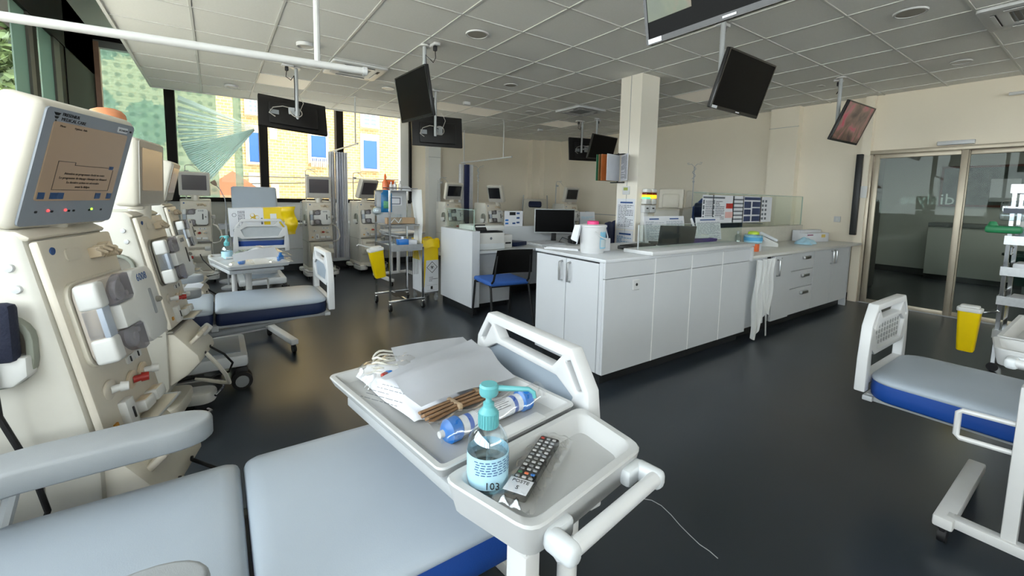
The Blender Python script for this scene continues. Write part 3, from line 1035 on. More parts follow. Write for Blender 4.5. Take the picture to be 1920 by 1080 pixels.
    b = NB(); plate(b, rrect(.12, .15, .055, 5, -.14, .935), (), -.186, -.18, 'yz'); obj('scoop_floor', b, M_gask, k)
    b = NB(); plate(b, [(-.07, .92), (-.07, .87), (-.10, .845), (-.18, .845), (-.21, .87), (-.21, .92)], (), -.225, -.182, 'yz', .006); obj('scoop_lip', b, M_offw, k)
    b = NB(); bx(b, -.1845, -.181, -.30, .24, .585, .589); bx(b, -.1845, -.181, -.20, -.1965, .2, .585); obj('side_seam', b, M_gask, t); t.children[-1]['kind'] = 'stuff'
    b = NB(); box(b, (.205, -.16, .97), (.05, .06, .06), .012); tube(b, [(.2, -.16, .94), (.215, -.18, .90), (.2, -.19, .86)], .008, 6); obj('line_holder', b, M_offw, t)
    if pole:
        h = 1.66 if pole == 1 else 1.92
        b = NB(); cyl(b, (-.12, .2, 1.2), (-.12, .2, h), .008, seg=8)
        if pole == 1:
            tube(b, [(-.12, .2, h), (-.12, .19, h + .06), (-.1, .18, h + .08), (.02, .16, h + .085)], .005, 6); tube(b, [(-.06, .17, h + .082), (0, .17, h + .05), (.06, .17, h - .01)], .004, 6)
            box(b, (-.1, .18, h - .02), (.06, .04, .04), .012)
        else:
            for s in (-1, 1):
                tube(b, [(-.12, .2, h), (-.12 + .05 * s, .2, h + .05), (-.12 + .11 * s, .2, h + .045), (-.12 + .13 * s, .2, h + .07), (-.12 + .09 * s, .2, h + .07)], .004, 6)
            tube(b, [(-.12 + .03 * math.cos(k), .2, 1.72 + .018 * k) for k in range(12)], .006, 6)
            lathe(b, [(0, -.02), (.018, -.01), (.018, .01), (0, .02)], (-.12, .2, 1.68), 10)
        obj('drip_pole', b, M_gmetal, t)
    if cable:
        b = NB(); n = 130
        tube(b, [(-.215 + .014 * math.cos(k * .9) - .02 * k / n, .06 + .014 * math.sin(k * .9), (1.68 if cable == 2 else 1.22) - (.6 if cable == 2 else .42) * k / n) for k in range(n)], .0032, 5); obj('coiled_cable', b, M_gmetal, t)
    monitor_part(t, (0, -.245, mon[2]), mon[0], mon[1], lit or M_scroff, detail)
    return t

def mloc(pos, yaw):
    v = rotz(yaw) @ Vector((0, -.245, 0))
    return (pos[0] - v.x, pos[1] - v.y, 0)
machine('dialysis_machine', 'dialysis machine with lit beige touch screen and red lights beside the grey armrest', mloc((-.317, 1.74), 76), 76, (-7.5, 16, 1.395), M_scron, True, pole=0)
machine('dialysis_machine', 'dialysis machine with a reflected glow painted on its screen and looping hoses beside the navy bed', mloc((-.277, 2.985), 79), 79, (0, 2, 1.43), M_scron, False, pole=1)  # glow reflected from the house is put in as screen emission
machine('dialysis_machine', 'dialysis machine with screen turned almost edge-on, between the navy bed and the window corner', mloc((-.305, 4.76), 84), 84, (2, 13, 1.415), M_scron, False, pole=0)
machine('dialysis_machine', 'dialysis machine in the window corner under the fanned blind, dark screen, beside the gooseneck lamp', mloc((-.25, 7.72), 0), 0, (0, 2, 1.452), None, False, pole=1)
machine('dialysis_machine', 'dialysis machine facing the room under the blue shuttered window, coiled cable at its side', mloc((1.345, 7.32), 0), 0, (0, 2, 1.447), None, False, pole=1, cable=1)
machine('dialysis_machine', 'dialysis machine with brown tilted screen just left of the supply trolley', mloc((2.19, 7.55), 4), 4, (22, 20, 1.435), None, False, pole=1, cable=1)
machine('dialysis_machine', 'dialysis machine with black tilted screen beside the hanging curtain, near the white wall pilaster', mloc((4.02, 7.9), 0), 0, (-3, 18, 1.44), M_scroffd, False, pole=1, cable=2)
machine('dialysis_machine', 'dialysis machine with forked drip pole, screen turned aside, behind the desk with the printer', mloc((4.55, 7.2), 0), 0, (-72, 14, 1.41), M_scroffd, False, pole=2, cable=0)
machine('dialysis_machine', 'dialysis machine near the far right corner behind the desk computer screen', mloc((6.53, 7.1), -4), -4, (0, 14, 1.43), M_scroffd, False, pole=1, cable=2)
machine('dialysis_machine', 'dialysis machine seen from behind with its screen edge-on, beside the square column', (5.75, 4.05, 0), 118, (0, 4, 1.36), M_scroffd, False, pole=0, hoses=False)
machine('dialysis_machine', 'dialysis machine standing behind the glass partition with posters, forked drip pole on top', (6.80, 4.35, 0), 95, (0, 4, 1.36), M_scroffd, False, pole=2, hoses=False)
# ---------------------------------------------------------------- treatment couches (foot end faces local -Y)
def cushion(parent, y0, y1, zt, w, band, top, foot=False, th=.115):
    r = .10 if foot else .03
    def outline(inset, rr):
        pts = []
        W2, ya, yb = w / 2 - inset, y0 + inset, y1 - inset
        for (sx, yy, a0, rad) in ((1, yb, 0, .03), (-1, yb, 90, .03), (-1, ya, 180, r), (1, ya, 270, r)):
            rad = max(rad - inset * .5, .012)
            sy = 1 if yy == yb else -1
            for k in range(6):
                a = R(a0 + 18 * k)
                pts.append((sx * (W2 - rad) + rad * math.cos(a), yy - sy * rad + rad * math.sin(a)))
        return pts
    def loft(levels, closed_top=True):
        b = NB(); prev = None
        for (ins, z) in levels:
            vs = [b.verts.new((x, y, z)) for x, y in outline(ins, 0)]
            if prev:
                n = len(vs)
                for k in range(n):
                    b.faces.new((prev[k], prev[(k + 1) % n], vs[(k + 1) % n], vs[k]))
            else:
                b.faces.new(vs[::-1])
            prev = vs
        b.faces.new(prev)
        return b
    c = obj('cushion', loft([(.0, zt - .032), (-.004, zt - .024), (.0, zt - .013), (.012, zt - .004), (.04, zt + .001), (.10, zt + .004), (.20, zt + .006)]), top, parent, 60)
    bnd = obj('cushion_band', loft([(.006, zt - th), (.0, zt - th + .008), (-.003, zt - .07), (.0, zt - .031)]), band, c, 60)
    return c

def footboard(parent, y, zb, panel, dots=False, w=.62):
    h = w / 2
    outer = [(-h, 0), (-h + .004, .16), (-h + .025, .32), (-h + .095, .42), (h - .095, .42), (h - .025, .32), (h - .004, .16), (h, 0), (h - .055, 0), (h - .055, .035), (-h + .055, .035), (-h + .055, 0)]
    handle = [(-h + .135, .388), (h - .135, .388), (h - .175, .345), (-h + .175, .345)]
    cl = [(-h + .05, .315), (-h + .098, .385), (-h + .118, .378), (-h + .07, .305)]
    cr = [(-x, z) for x, z in cl][::-1]
    hexa = [(-h + .155, .322), (h - .155, .322), (h - .085, .285), (h - .13, .195), (-h + .13, .195), (-h + .085, .285)]
    low = [(-h + .062, .075), (-h + .055, .20), (-h + .10, .170), (h - .10, .170), (h - .055, .20), (h - .062, .075)]
    b = NB(); plate(b, outer, [handle, cl, cr, hexa, low], -.022, .022, 'xz', .006)
    xf(b, Matrix.Translation((0, y, zb)))
    f = obj('footboard', b, M_white, parent)
    b = NB(); plate(b, [(x * 1.03, z + (z - .25) * .05) for x, z in hexa], (), -.006, .006, 'xz'); xf(b, Matrix.Translation((0, y, zb)))
    p = obj('footboard_panel', b, panel, f, 0)
    if dots:
        b = NB()
        for r_ in range(4):
            for c_ in range(9):
                lathe(b, [(.011, 0), (.011, .002), (0, .002)], ((c_ - 4) * .042, y + .007, zb + .216 + .027 * r_), 8, Matrix.Rotation(R(-90), 3, 'X'))
        o = obj('panel_dimples', b, pm('dimple_grey', '#9a9c9c', .5), f); o['kind'] = 'stuff'
    return f

def couch(label, loc, rz, zt, band, back=35, base=True, arms=True, dots=False, armz=.15, seat=.56, panel=None, leg=.72, w=.60, fbz=None):
    t = thing('treatment_couch', label, 'couch', loc, rz, 'treatment couches around the room')
    cushion(t, -.04 - leg, -.008, zt, w, band, M_vinyl, True)
    cushion(t, .008, seat, zt, w, band, M_vinyl)
    # back section
    L = .78
    b = NB(); c = cushion(t, 0.01, L, 0, w * .94, band, M_vinyl)
    b.free()
    c.name = 'back_cushion'
    c.location = (0, seat, zt)
    c.rotation_euler = (R(back), 0, 0)
    footboard(t, -.06 - leg, (zt - .09) if fbz is None else fbz, panel or M_foot, dots, w + .03)
    # frame
    zb = zt - .135
    for s in (-1, 1):
        b = NB(); bx(b, .22 * s - .015, .22 * s + .015, -.05 - leg, seat + .04, zb - .012, zb + .02, .004); obj('side_rail', b, M_gmetal, t)
    b = NB(); bx(b, -.26, .26, -.06 - leg, -.02 - leg, zb - .01, zb + .015, .004); obj('cross_rail', b, M_gmetal, t)
    b = NB(); bx(b, -.24, .24, -.02, .02, zb - .03, zb + .01, .004); obj('cross_rail', b, M_gmetal, t)
    b = NB(); tube(b, [(-.12, .06, zb - .08), (-.12, -.30, zb - .055)], .024, 12); tube(b, [(-.12, -.30, zb - .055), (-.12, -leg, zb - .015)], .011, 10); box(b, (-.12, .08, zb - .08), (.07, .09, .08), .012)
    obj('lift_actuator', b, M_greyp, t)
    if base:
        b = NB(); bx(b, -.20, .20, .18, .52, .22, zb - .02, .01); obj('lift_column', b, M_gmetal, t)
        b = NB(); bx(b, -.27, .27, -.18, .95, .15, .235, .02); bs = obj('base_cover', b, M_lamg, t)
        b = NB(); bx(b, -.2, .2, -.14, .3, .236, .242, .003); obj('base_mat', b, M_foot, bs)
        for (x, y) in ((-.25, -.14), (.25, -.14), (-.25, .9), (.25, .9)):
            s = 1 if x > 0 else -1
            b = NB(); cyl(b, (x + .02 * s, y, .062), (x + .052 * s, y, .062), .062, seg=20); cyl(b, (x - .04 * s, y, .062), (x - .01 * s, y, .062), .062, seg=20); k = obj('caster', b, M_rubber, t)
            b = NB(); cyl(b, (x + .05 * s, y, .062), (x + .058 * s, y, .062), .040, seg=16); obj('hub', b, M_greyp, k)
            b = NB(); box(b, (x, y, .12), (.05, .07, .06), .01); obj('fork', b, M_dark, k)
        b = NB(); box(b, (-.22, .18, .12), (.03, .22, .025), .008); obj('brake_pedal', b, M_dark, t)
    if arms:
        for s in (-1, 1):
            b = NB()
            za = zt + armz
            def lp(ins, z):
                pts = []
                for k in range(13):
                    a = R(180 + 15 * k)
                    pts.append(((.062 - ins) * math.cos(a), .15 + (.09 - ins) * math.sin(a), z + .0))
                pts += [(.060 - ins, .40, z - .006), (.060 - ins, .66 - ins, z - .03), (-.060 + ins, .66 - ins, z - .03), (-.060 + ins, .40, z - .006)]
                return pts
            prev = None
            for (ins, dz) in ((.006, -.056), (.0, -.050), (0, -.008), (.003, -.002), (.010, 0)):
                vs = [b.verts.new((x + .29 * s, y, z)) for x, y, z in lp(ins, za + dz)]
                if prev:
                    n = len(vs)
                    for k in range(n):
                        b.faces.new((prev[k], prev[(k + 1) % n], vs[(k + 1) % n], vs[k]))
                else:
                    b.faces.new(vs[::-1])
                prev = vs
            b.faces.new(prev)
            a = obj('armrest', b, M_arm, t, 50)
            b = NB(); tube(b, [(.29 * s, .42, za - .05), (.30 * s, .46, zt - .06), (.25 * s, .5, zb)], .014, 8); obj('armrest_post', b, M_gmetal, a)
    return t

couch('light grey couch with broad armrests standing under the tray with the pump bottle', (.03, 1.06, 0), 90, .60, M_blue, back=40)
couch('couch with dark navy sides and visible base wheels beside the row of machines', (-.04, 3.63, 0), 90, .575, M_navy, back=45, leg=.66)
couch('couch under the windows with the yellow box lying on it, footboard facing the room', (.465, 5.75 + .72, 0), 0, .76, M_blue, fbz=.59, back=60, panel=pm('footboard_pale', '#aeb4b8', .45), leg=.10, seat=.5, base=True, arms=False, armz=.16)
couch('couch with royal blue sides and a dimpled white footboard, standing by the sliding door', (2.85, -.11, 0), 180, .53, M_blue, back=30, dots=True, panel=M_white)

# ---------------------------------------------------------------- overbed tables (small tray at local -Y)
def overbed(label, loc, rz, h=.80, sh=0.0, wide=.43, handle=True):
    t = thing('overbed_table', label, 'table', loc, rz, 'overbed tables beside the couches')
    b = NB(); dish(b, wide, .60, .028, .014, .018, h - .028, wall=.026, floor=.005); k = obj('tray', b, M_tray, t)
    b = NB(); bx(b, -.10, .10, -.298, -.262, h - .014, h + .002, .004); obj('tray_grip', b, M_white, k)
    # small tray with cut corners
    b = NB()
    oc = [(-.225, -.315), (.215, -.315), (.170, -.525), (-.192, -.532)]
    def ins(p, d):
        cx, cy = 0, -.42
        out = []
        n = len(p)
        for i in range(n):
            a, q, c = Vector(p[i - 1]), Vector(p[i]), Vector(p[(i + 1) % n])
            e1, e2 = (q - a).normalized(), (c - q).normalized()
            n1, n2 = Vector((e1.y, -e1.x)), Vector((e2.y, -e2.x))
            v = (n1 + n2)
            v = v / max(v.dot(n1), .2)
            out.append(q + v * d)
        return out
    def rnd(p, r):
        out = []
        n = len(p)
        for i in range(n):
            a, q, c = Vector(p[i - 1]), Vector(p[i]), Vector(p[(i + 1) % n])
            u, v = (a - q).normalized() * r, (c - q).normalized() * r
            for s_ in (0, .25, .5, .75, 1):
                out.append(q + u * (1 - s_) ** 2 + v * s_ ** 2)
        return out
    prev = None
    for (d, z, r) in ((.012, h - .062, .03), (0, h - .004, .035), (.003, h, .034), (.018, h, .03), (.022, h - .004, .03), (.042, h - .034, .025)):
        vs = [b.verts.new((p.x, p.y, z)) for p in rnd(ins(oc, d), r)]
        if prev:
            n = len(vs)
            for k2 in range(n):
                b.faces.new((prev[k2], prev[(k2 + 1) % n], vs[(k2 + 1) % n], vs[k2]))
        else:
            b.faces.new(vs[::-1])
        prev = vs
    b.faces.new(prev)
    st = obj('side_tray', b, M_tray, t, 40)
    # handle
    b = NB(); cyl(b, (-.135, -.575, h - .03), (.125, -.575, h - .03), .0145, seg=16); hd = obj('handle_bar', b, M_white, t)
    for s in (-1, 1):
        b = NB(); box(b, (.140 * s - .005, -.556, h - .034), (.034, .066, .038), .012, seg=3); box(b, (.120 * s - .005, -.530, h - .034), (.062, .026, .038), .008); obj('handle_bracket', b, M_lamg, hd)
    # under-frame and posts
    b = NB(); bx(b, -.19, .19, -.36, .22, h - .072, h - .045, .005); obj('under_frame', b, M_gmetal, t)
    b = NB(); bx(b, -.125, -.085, -.455, -.40, .09, h - .14, .004); bx(b, -.12, -.09, -.45, -.405, h - .14, h - .05); obj('post', b, M_wmetal, t)
    b = NB(); cyl(b, (.0, -.455, .09), (.0, -.455, h - .05), .021, seg=16); obj('post', b, M_wmetal, t)
    b = NB(); tube(b, [(-.045, -.50, h - .115), (-.045, -.50, h - .155), (-.045, -.475, h - .172), (-.045, -.45, h - .155), (-.045, -.45, h - .12)], .012, 8); obj('bag_hook', b, M_lamg, t)
    b = NB(); tube(b, [(-.125, -.43, .55), (-.26, -.45, .55), (-.27, -.45, .54), (-.27, -.45, .45), (-.26, -.45, .44), (-.125, -.43, .44)], .010, 8); obj('bag_rack', b, M_wmetal, t)
    b = NB(); bx(b, -.27, .27, -.47, -.42, .075, .115, .006); obj('base_beam', b, M_wmetal, t)
    for s in (-1, 1):
        b = NB(); bx(b, .27 * s - .03, .27 * s + .03, -.50, .18, .07, .115, .008); f = obj('base_foot', b, M_wmetal, t)
        for y in (-.46, .15):
            b = NB(); cyl(b, (.27 * s - .013, y, .032), (.27 * s + .013, y, .032), .032, seg=16); box(b, (.27 * s, y, .058), (.018, .05, .026), .004); obj('caster', b, M_rubber, f)
    if sh or not handle:
        for c in t.children:
            if c.name.split('.')[0] in ('tray', 'side_tray', 'handle_bar', 'under_frame'):
                c.location.y += sh
    return t
tabA = overbed('overbed table carrying the pump bottle and remote control in the small tray beside its handle', (.512, 1.057, 0), 8.5)
tabB = overbed('overbed table across the navy couch, tray full of bagged supplies', (.20, 4.02, 0), 192)
tabD = overbed('overbed table with thick white legs beside the royal blue couch near the sliding door', (2.815, .04, 0), -90, .84)
tabE = overbed('overbed table with white legs standing behind the steel supply trolley', (2.35, 6.3, 0), 185, .80)
# ---------------------------------------------------------------- central counter
def handle_v(parent, x, y, z, L, d, mat=M_steel):
    """vertical bow handle, standing off along d"""
    b = NB(); d = Vector(d)
    p = Vector((x, y, z))
    tube(b, [p + Vector((0, 0, -L / 2)), p + d * .028 + Vector((0, 0, -L / 2 + .006)), p + d * .03, p + d * .028 + Vector((0, 0, L / 2 - .006)), p + Vector((0, 0, L / 2))], .0095, 8)
    return obj('handle', b, mat, parent)
CX0, CX1, CY0, CY1, CT = 2.19, 4.16, 2.02, 2.79, .905
ct = thing('reception_counter', 'white panelled central counter with two end doors and four tall front panels', 'counter', (2.19, 2.02, 0))
def rel(o, root):
    return o
def L3(x0, x1, y0, y1, z0, z1, root, bev=.002):
    q = NB(); r = root.location
    bx(q, x0 - r.x, x1 - r.x, y0 - r.y, y1 - r.y, z0, z1, bev, 1)
    return q
obj('carcass', L3(CX0 + .02, CX1, CY0 + .02, CY1, .1, CT - .02, ct), M_lam, ct)
obj('plinth', L3(CX0 + .06, CX1, CY0 + .07, CY1 - .04, 0, .1, ct), M_kick, ct)
seams = [2.19, 2.74, 3.22, 3.69, 4.16]
for a, c in zip(seams, seams[1:]):
    obj('front_panel', L3(a + .002, c - .002, CY0, CY0 + .02, .10, .787, ct), M_lam, ct)
    obj('fascia_panel', L3(a + .002, c - .002, CY0, CY0 + .02, .793, CT, ct), M_lam, ct)
obj('end_upright', L3(4.161, 4.186, 1.995, 2.3, .79, CT + .02, ct), M_white, ct)
for a in seams[1:-1]:
    obj('seam_strip', L3(a - .0035, a + .0035, CY0 - .0015, CY0 + .018, .10, CT, ct, 0), pm('seam_white', '#f2f2f2', .5), ct, 0)
obj('end_frame', L3(CX0 - .0, CX0 + .02, CY0 + .02, CY0 + .055, .10, CT, ct), M_lam, ct)
for (y0, y1, hy) in ((2.08, 2.418, 2.375), (2.424, 2.785, 2.465)):
    dd = obj('door', L3(CX0 - .0, CX0 + .02, y0, y1, .10, CT - .012, ct), M_lam, ct)
    handle_v(dd, CX0 - ct.location.x, hy - ct.location.y, .79, .15, (-1, 0, 0))
b = L3(2.475, 2.555, CY0 - .012, CY0, .685, .765, ct, .006); k = obj('power_socket', b, M_white, ct)
b = NB(); lathe(b, [(.011, 0), (.011, .002), (0, .002)], (2.515 - 2.19, -.0125, .728), 12, Matrix.Rotation(R(90), 3, 'X')); obj('socket_hole', b, M_dark, k)
b = NB(); bx(b, CX0 - .004, CX1, CY0 - .006, CY1 + .01, CT, CT + .025, .004)
o = obj('worktop_slab', b, M_lam); tag(o, 'white laminate worktop of the central counter under the bucket and laptop', 'worktop')
b = NB(); bx(b, 2.66, 4.186, 1.99, 2.27, CT + .026, CT + .056, .004)
o = obj('counter_ledge', b, M_white); tag(o, 'raised white ledge along the front of the central counter', 'ledge')
# glass guard on the ledge
g_ = thing('glass_guard', 'low clear glass guard standing on the ledge of the central counter', 'glass screen', (2.70, 2.16, CT + .055))
b = NB(); bx(b, 0, 1.55, -.004, .004, 0, .19); obj('pane', b, M_pane, g_, 0)
b = NB(); bx(b, -.004, 0, -.006, .006, -.0, .19); bx(b, -.004, 1.55, -.004, .004, .19, .193); obj('edge_strip', b, M_gmetal, g_, 0)

# ---------------------------------------------------------------- right-hand cabinets
wt = NB(); bx(wt, 4.19, 7.2, 2.03, 2.66, .80, .83, .004)
o = obj('worktop', wt, pm('grey_laminate', '#cfcfcb', .3, var=.01)); tag(o, 'long pale worktop over the drawer cabinets beside the sliding door', 'worktop')
def cabinet(x0, x1, label, kind):
    t = thing('base_cabinet', label, 'cabinet', (x0, 2.06, 0), 0, 'base cabinets under the long worktop')
    w = x1 - x0
    b = NB(); bx(b, .0, w, .018, .56, .10, .80, .002, 1); obj('carcass', b, M_lam, t, 0)
    b = NB(); bx(b, 0, w, .07, .55, 0, .10); obj('plinth', b, M_kick, t, 0)
    if kind == 'doors':
        for i in (0, 1):
            a = i * w / 2 + .003
            b = NB(); bx(b, a, a + w / 2 - .006, 0, .018, .105, .795, .002, 1); d_ = obj('door', b, M_lam, t)
            handle_v(d_, w / 2 + (-.05 if i == 0 else .05), 0, .69, .16, (0, -1, 0))
    elif kind == 'door':
        b = NB(); bx(b, .003, w - .003, -.02, .0, .105, .795, .002, 1); d_ = obj('door', b, M_lam, t)
        handle_v(d_, .07, -.02, .67, .17, (0, -1, 0))
        b = NB(); lathe(b, [(.009, 0), (.009, .003), (0, .003)], (.17, -.02, .765), 10, Matrix.Rotation(R(90), 3, 'X')); obj('lock', b, M_steel, d_)
    elif kind == 'drawers':
        for (z0, z1) in ((.60, .795), (.40, .594), (.105, .394)):
            b = NB(); bx(b, .003, w - .003, 0, .018, z0, z1, .002, 1); d_ = obj('drawer', b, M_lam, t)
            b = NB(); box(b, (w * .62, -.014, z1 - .06), (.17, .032, .034), .006); obj('handle', b, M_steel, d_)
    else:
        b = NB(); bx(b, .003, w - .1, 0, .018, .105, .795, .002, 1); obj('door', b, M_lam, t)
        b = NB(); bx(b, w - .1, w, .012, .018, .105, .795); obj('gap_panel', b, M_blackm, t, 0)
    return t
cabinet(4.19, 4.71, 'base cabinet behind the hanging plastic apron', 'plain')
cabinet(4.72, 5.13, 'base cabinet with one proud door next to the drawers', 'door')
cabinet(5.13, 5.76, 'base cabinet with three drawers and short steel handles', 'drawers')
cabinet(5.76, 6.86, 'double door base cabinet at the sliding door end of the worktop', 'doors')
b = NB(); bx(b, 6.87, 6.90, 2.06, 2.66, 0, .80); bx(b, 6.9, 7.27, 2.2, 2.25, 0, .8); o = obj('end_panel', b, M_lamg, None, 0); tag(o, 'pale end panel closing the cabinet row beside the door jamb', 'panel')
# disposable apron
def apron(u, v):
    x = 4.27 + .36 * u + .02 * math.sin(v * 9 + u * 3)
    return (x - .05 * v, 2.0 + .016 * math.sin(u * 24 + v * 2) - .02 * v, .79 - (.66 + .12 * math.sin(u * 5 + 1)) * v)
b = NB(); surf(b, apron, 28, 16)
M_apron = glassy('white_film', '#f0f2f2', .35, .35, '#f4f6f6', True)
o = obj('plastic_apron', b, M_apron, None, 80); tag(o, 'crumpled white plastic apron hanging from the worktop corner', 'apron')
for (x, sw) in ((4.24, -.02), (4.36, .10)):
    b = NB(); surf(b, lambda u, v: (x + .03 * u + sw * v * v, 1.985 - .03 * v + .01 * math.sin(v * 7), .78 - .76 * v), 2, 14); obj('apron_strap', b, M_apron, o, 80)

# partition and glass with posters behind the worktop
pt = thing('glass_partition', 'low partition with a long glass screen carrying printed notices behind the worktop', 'partition', (4.2, 2.66, 0))
b = NB(); bx(b, 0, 2.75, 0, .07, 0, 1.04, .003, 1); obj('low_wall', b, pm('partition_grey', '#c2beb2', .6), pt)
b = NB(); bx(b, .05, 2.74, .028, .038, 1.04, 1.44); obj('pane', b, M_pane, pt, 0)
b = NB(); bx(b, .05, 2.74, .027, .039, 1.44, 1.446); bx(b, 2.737, 2.743, .027, .039, 1.04, 1.44); obj('pane_edge', b, pm('glass_edge', '#9db3a8', .2), pt, 0)
px0 = 4.285
posters = []
for i, (a, c, kind) in enumerate(((1322, 1340, 'list'), (1341, 1361, 'list'), (1364, 1378, 'red'), (1379, 1396, 'rows'), (1398, 1429, 'blue'), (1431, 1448, 'pics'))):
    p0, p1 = at_y(a, 366, 2.66), at_y(c, 417, 2.66)
    z1, z0 = 1.42, 1.10
    b = NB(); bx(b, p0.x - 4.2, p1.x - 4.2, .024, .0265, z0, z1); k = obj('notice', b, M_paper, pt, 0)
    xa, xb_ = p0.x - 4.2 + .01, p1.x - 4.2 - .01
    b = NB()
    if kind == 'blue':
        for (u0, u1, v0, v1) in ((.05, .95, .86, .97), (.06, .42, .55, .80), (.5, .95, .6, .8), (.06, .42, .3, .5), (.5, .95, .3, .55), (.06, .42, .04, .24), (.5, .95, .04, .24)):
            bx(b, xa + (xb_ - xa) * u0, xa + (xb_ - xa) * u1, .0225, .024, z0 + (z1 - z0) * v0, z0 + (z1 - z0) * v1)
        obj('print', b, pm('print_navy', '#27365c', .5), k, 0)
    elif kind == 'red':
        bx(b, xa + .02, xb_ - .02, .0225, .024, z0 + .17, z0 + .23); obj('print', b, M_red, k, 0)
        b = NB(); bx(b, xa + .01, xb_ - .01, .0225, .024, z0 + .06, z0 + .13); obj('print', b, pm('print_pink', '#d7a9a4', .6), k, 0)
    elif kind == 'rows':
        lines(b, xa, xb_, z0 + .02, z1 - .02, 6, .0235, .35, False); o = obj('print', b, M_ink, k, 0)
    elif kind == 'pics':
        for r_ in range(5):
            for c_ in range(2):
                bx(b, xa + .03 + c_ * .08, xa + .075 + c_ * .08, .0225, .024, z0 + .03 + r_ * .055, z0 + .06 + r_ * .055)
        o = obj('print', b, M_ink, k, 0); o['kind'] = 'stuff'
    else:
        lines(b, xa + .05, xb_, z0 + .02, z1 - .06, 12, .0235, .45, True, i); lines(b, xa, xb_, z1 - .04, z1 - .015, 1, .0235, .8, False)
        for r_ in range(4):
            bx(b, xa, xa + .03, .0225, .024, z0 + .04 + r_ * .06, z0 + .085 + r_ * .06)
        o = obj('print', b, M_ink, k, 0); o['kind'] = 'stuff'

# ---------------------------------------------------------------- square column
cm = NB(); bx(cm, 4.07, 4.385, 3.31, 3.62, 0, ZC); col = struct('column', cm, M_colp, smooth=0)
b = NB(); bx(b, 4.066, 4.071, 3.463, 3.467, 0, ZC); obj('casing_joint', b, M_greyp, col, 0)
# document flip holder on the column
fh = thing('flip_holder', 'wall flip file of framed sheets fixed high on the column', 'document holder', (4.06, 3.56, 1.57))
cols = ['#d9d9de', '#c4c6cc', '#b5642f', '#7d5a33', '#2f6a4a']
for k in range(5):
    b = NB(); bx(b, -.30, -.01, -.003, .003, 0, .31, .002, 1)
    xf(b, Matrix.Translation((0, .02 * k, 0)) @ Matrix.Rotation(R((55, 12, 0, -5, -9)[k]), 4, 'Z'))
    s_ = obj('sheet_panel', b, pm('flip_sheet_%d' % k, cols[k], .4), fh)
    if k == 0:
        b = NB(); lines(b, -.29, -.03, .02, .29, 22, .0045, .5, True, 4); xf(b, Matrix.Rotation(R(55), 4, 'Z')); o = obj('print', b, M_ink, s_, 0); o['kind'] = 'stuff'
b = NB(); cyl(b, (-.01, .04, -.02), (-.01, .04, .34), .008, seg=8); bx(b, -.03, .005, -.06, .14, -.02, -.008); bx(b, -.03, .005, -.06, .14, .318, .33); obj('hinge_post', b, M_blackm, fh)
th = thing('thermostat', 'small white thermostat with greenish display on the column under the flip file', 'thermostat', (4.07, 3.465, 1.41))
b = NB(); bx(b, -.02, 0, -.05, .05, 0, .10, .005); obj('case', b, M_white, th)
b = NB(); bx(b, -.0215, -.02, -.032, .032, .05, .085); obj('display', b, pm('lcd_green', '#8f9a4e', .3, emit=.1), th, 0)
def wall_sheet(label, y0, y1, z0, z1, kind, seed=1):
    t = thing('notice_sheet', label, 'notice', (4.07, (y0 + y1) / 2, z0))
    w = (y1 - y0) / 2
    b = NB(); bx(b, -.004, 0, -w, w, 0, z1 - z0); obj('sheet', b, M_paper, t, 0)
    b = NB(); lines(b, -w + .02, w - .02, .03, z1 - z0 - .07, 14 if kind == 'text' else 9, 0, .4 if kind == 'text' else .7, True, seed)
    xf(b, Matrix.Translation((-.0055, 0, 0)) @ Matrix.Rotation(R(-90), 4, 'Z')); o = obj('print', b, M_ink if kind == 'text' else pm('print_paleblue', '#7fa3c4', .6), t, 0); o['kind'] = 'stuff'
    b = NB(); bx(b, -.006, -.004, -w + .03, w - .05, z1 - z0 - .055, z1 - z0 - .035); obj('heading', b, M_inkblue, t, 0)
wall_sheet('white printed notice with blue heading on the column below the thermostat', 3.33, 3.60, .99, 1.36, 'text', 2)
wall_sheet('pale blue printed schedule low on the column behind the bucket', 3.34, 3.60, .74, .98, 'blue', 3)
# alarm lamps on the column side
al = thing('alarm_lamp', 'pair of call lamps glowing amber and green on the side of the column', 'lamp', (4.25, 3.31, 1.20))
for i, x in enumerate((-.055, .055)):
    b = NB(); bx(b, x - .05, x + .05, -.06, 0, 0, .09, .006); k = obj('socket_box', b, M_white, al)
    b = NB(); bx(b, x - .015, x + .02, -.062, -.06, .045, .06); obj('slot', b, M_dark, k, 0)
    b = NB(); bx(b, x - .045, x + .045, -.075, 0, .10, .17, .01); bx(b, x - .045, x + .045, -.075, 0, .235, .285, .02); k = obj('lamp_body', b, M_offw, al)
    if i == 0:
        b = NB(); bx(b, x - .043, x + .043, -.073, -.005, .145, .185, .008); obj('lens', b, pm('lens_green', '#3fd08a', .3, emit=1.6), k)
    b = NB(); bx(b, x - .043, x + .043, -.073, -.005, .17 if i else .185, .212, .008); obj('lens', b, pm('lens_amber', '#ffb020', .3, emit=1.8), k)
    b = NB(); bx(b, x - .043, x + .043, -.073, -.005, .212, .238, .008); obj('lens', b, pm('lens_redbrown', '#6e2a14', .3), k)
b = NB(); bx(b, -.10, -.02, -.05, 0, -1.19, -.0, .004); obj('cable_trunk', b, M_wmetal, al)

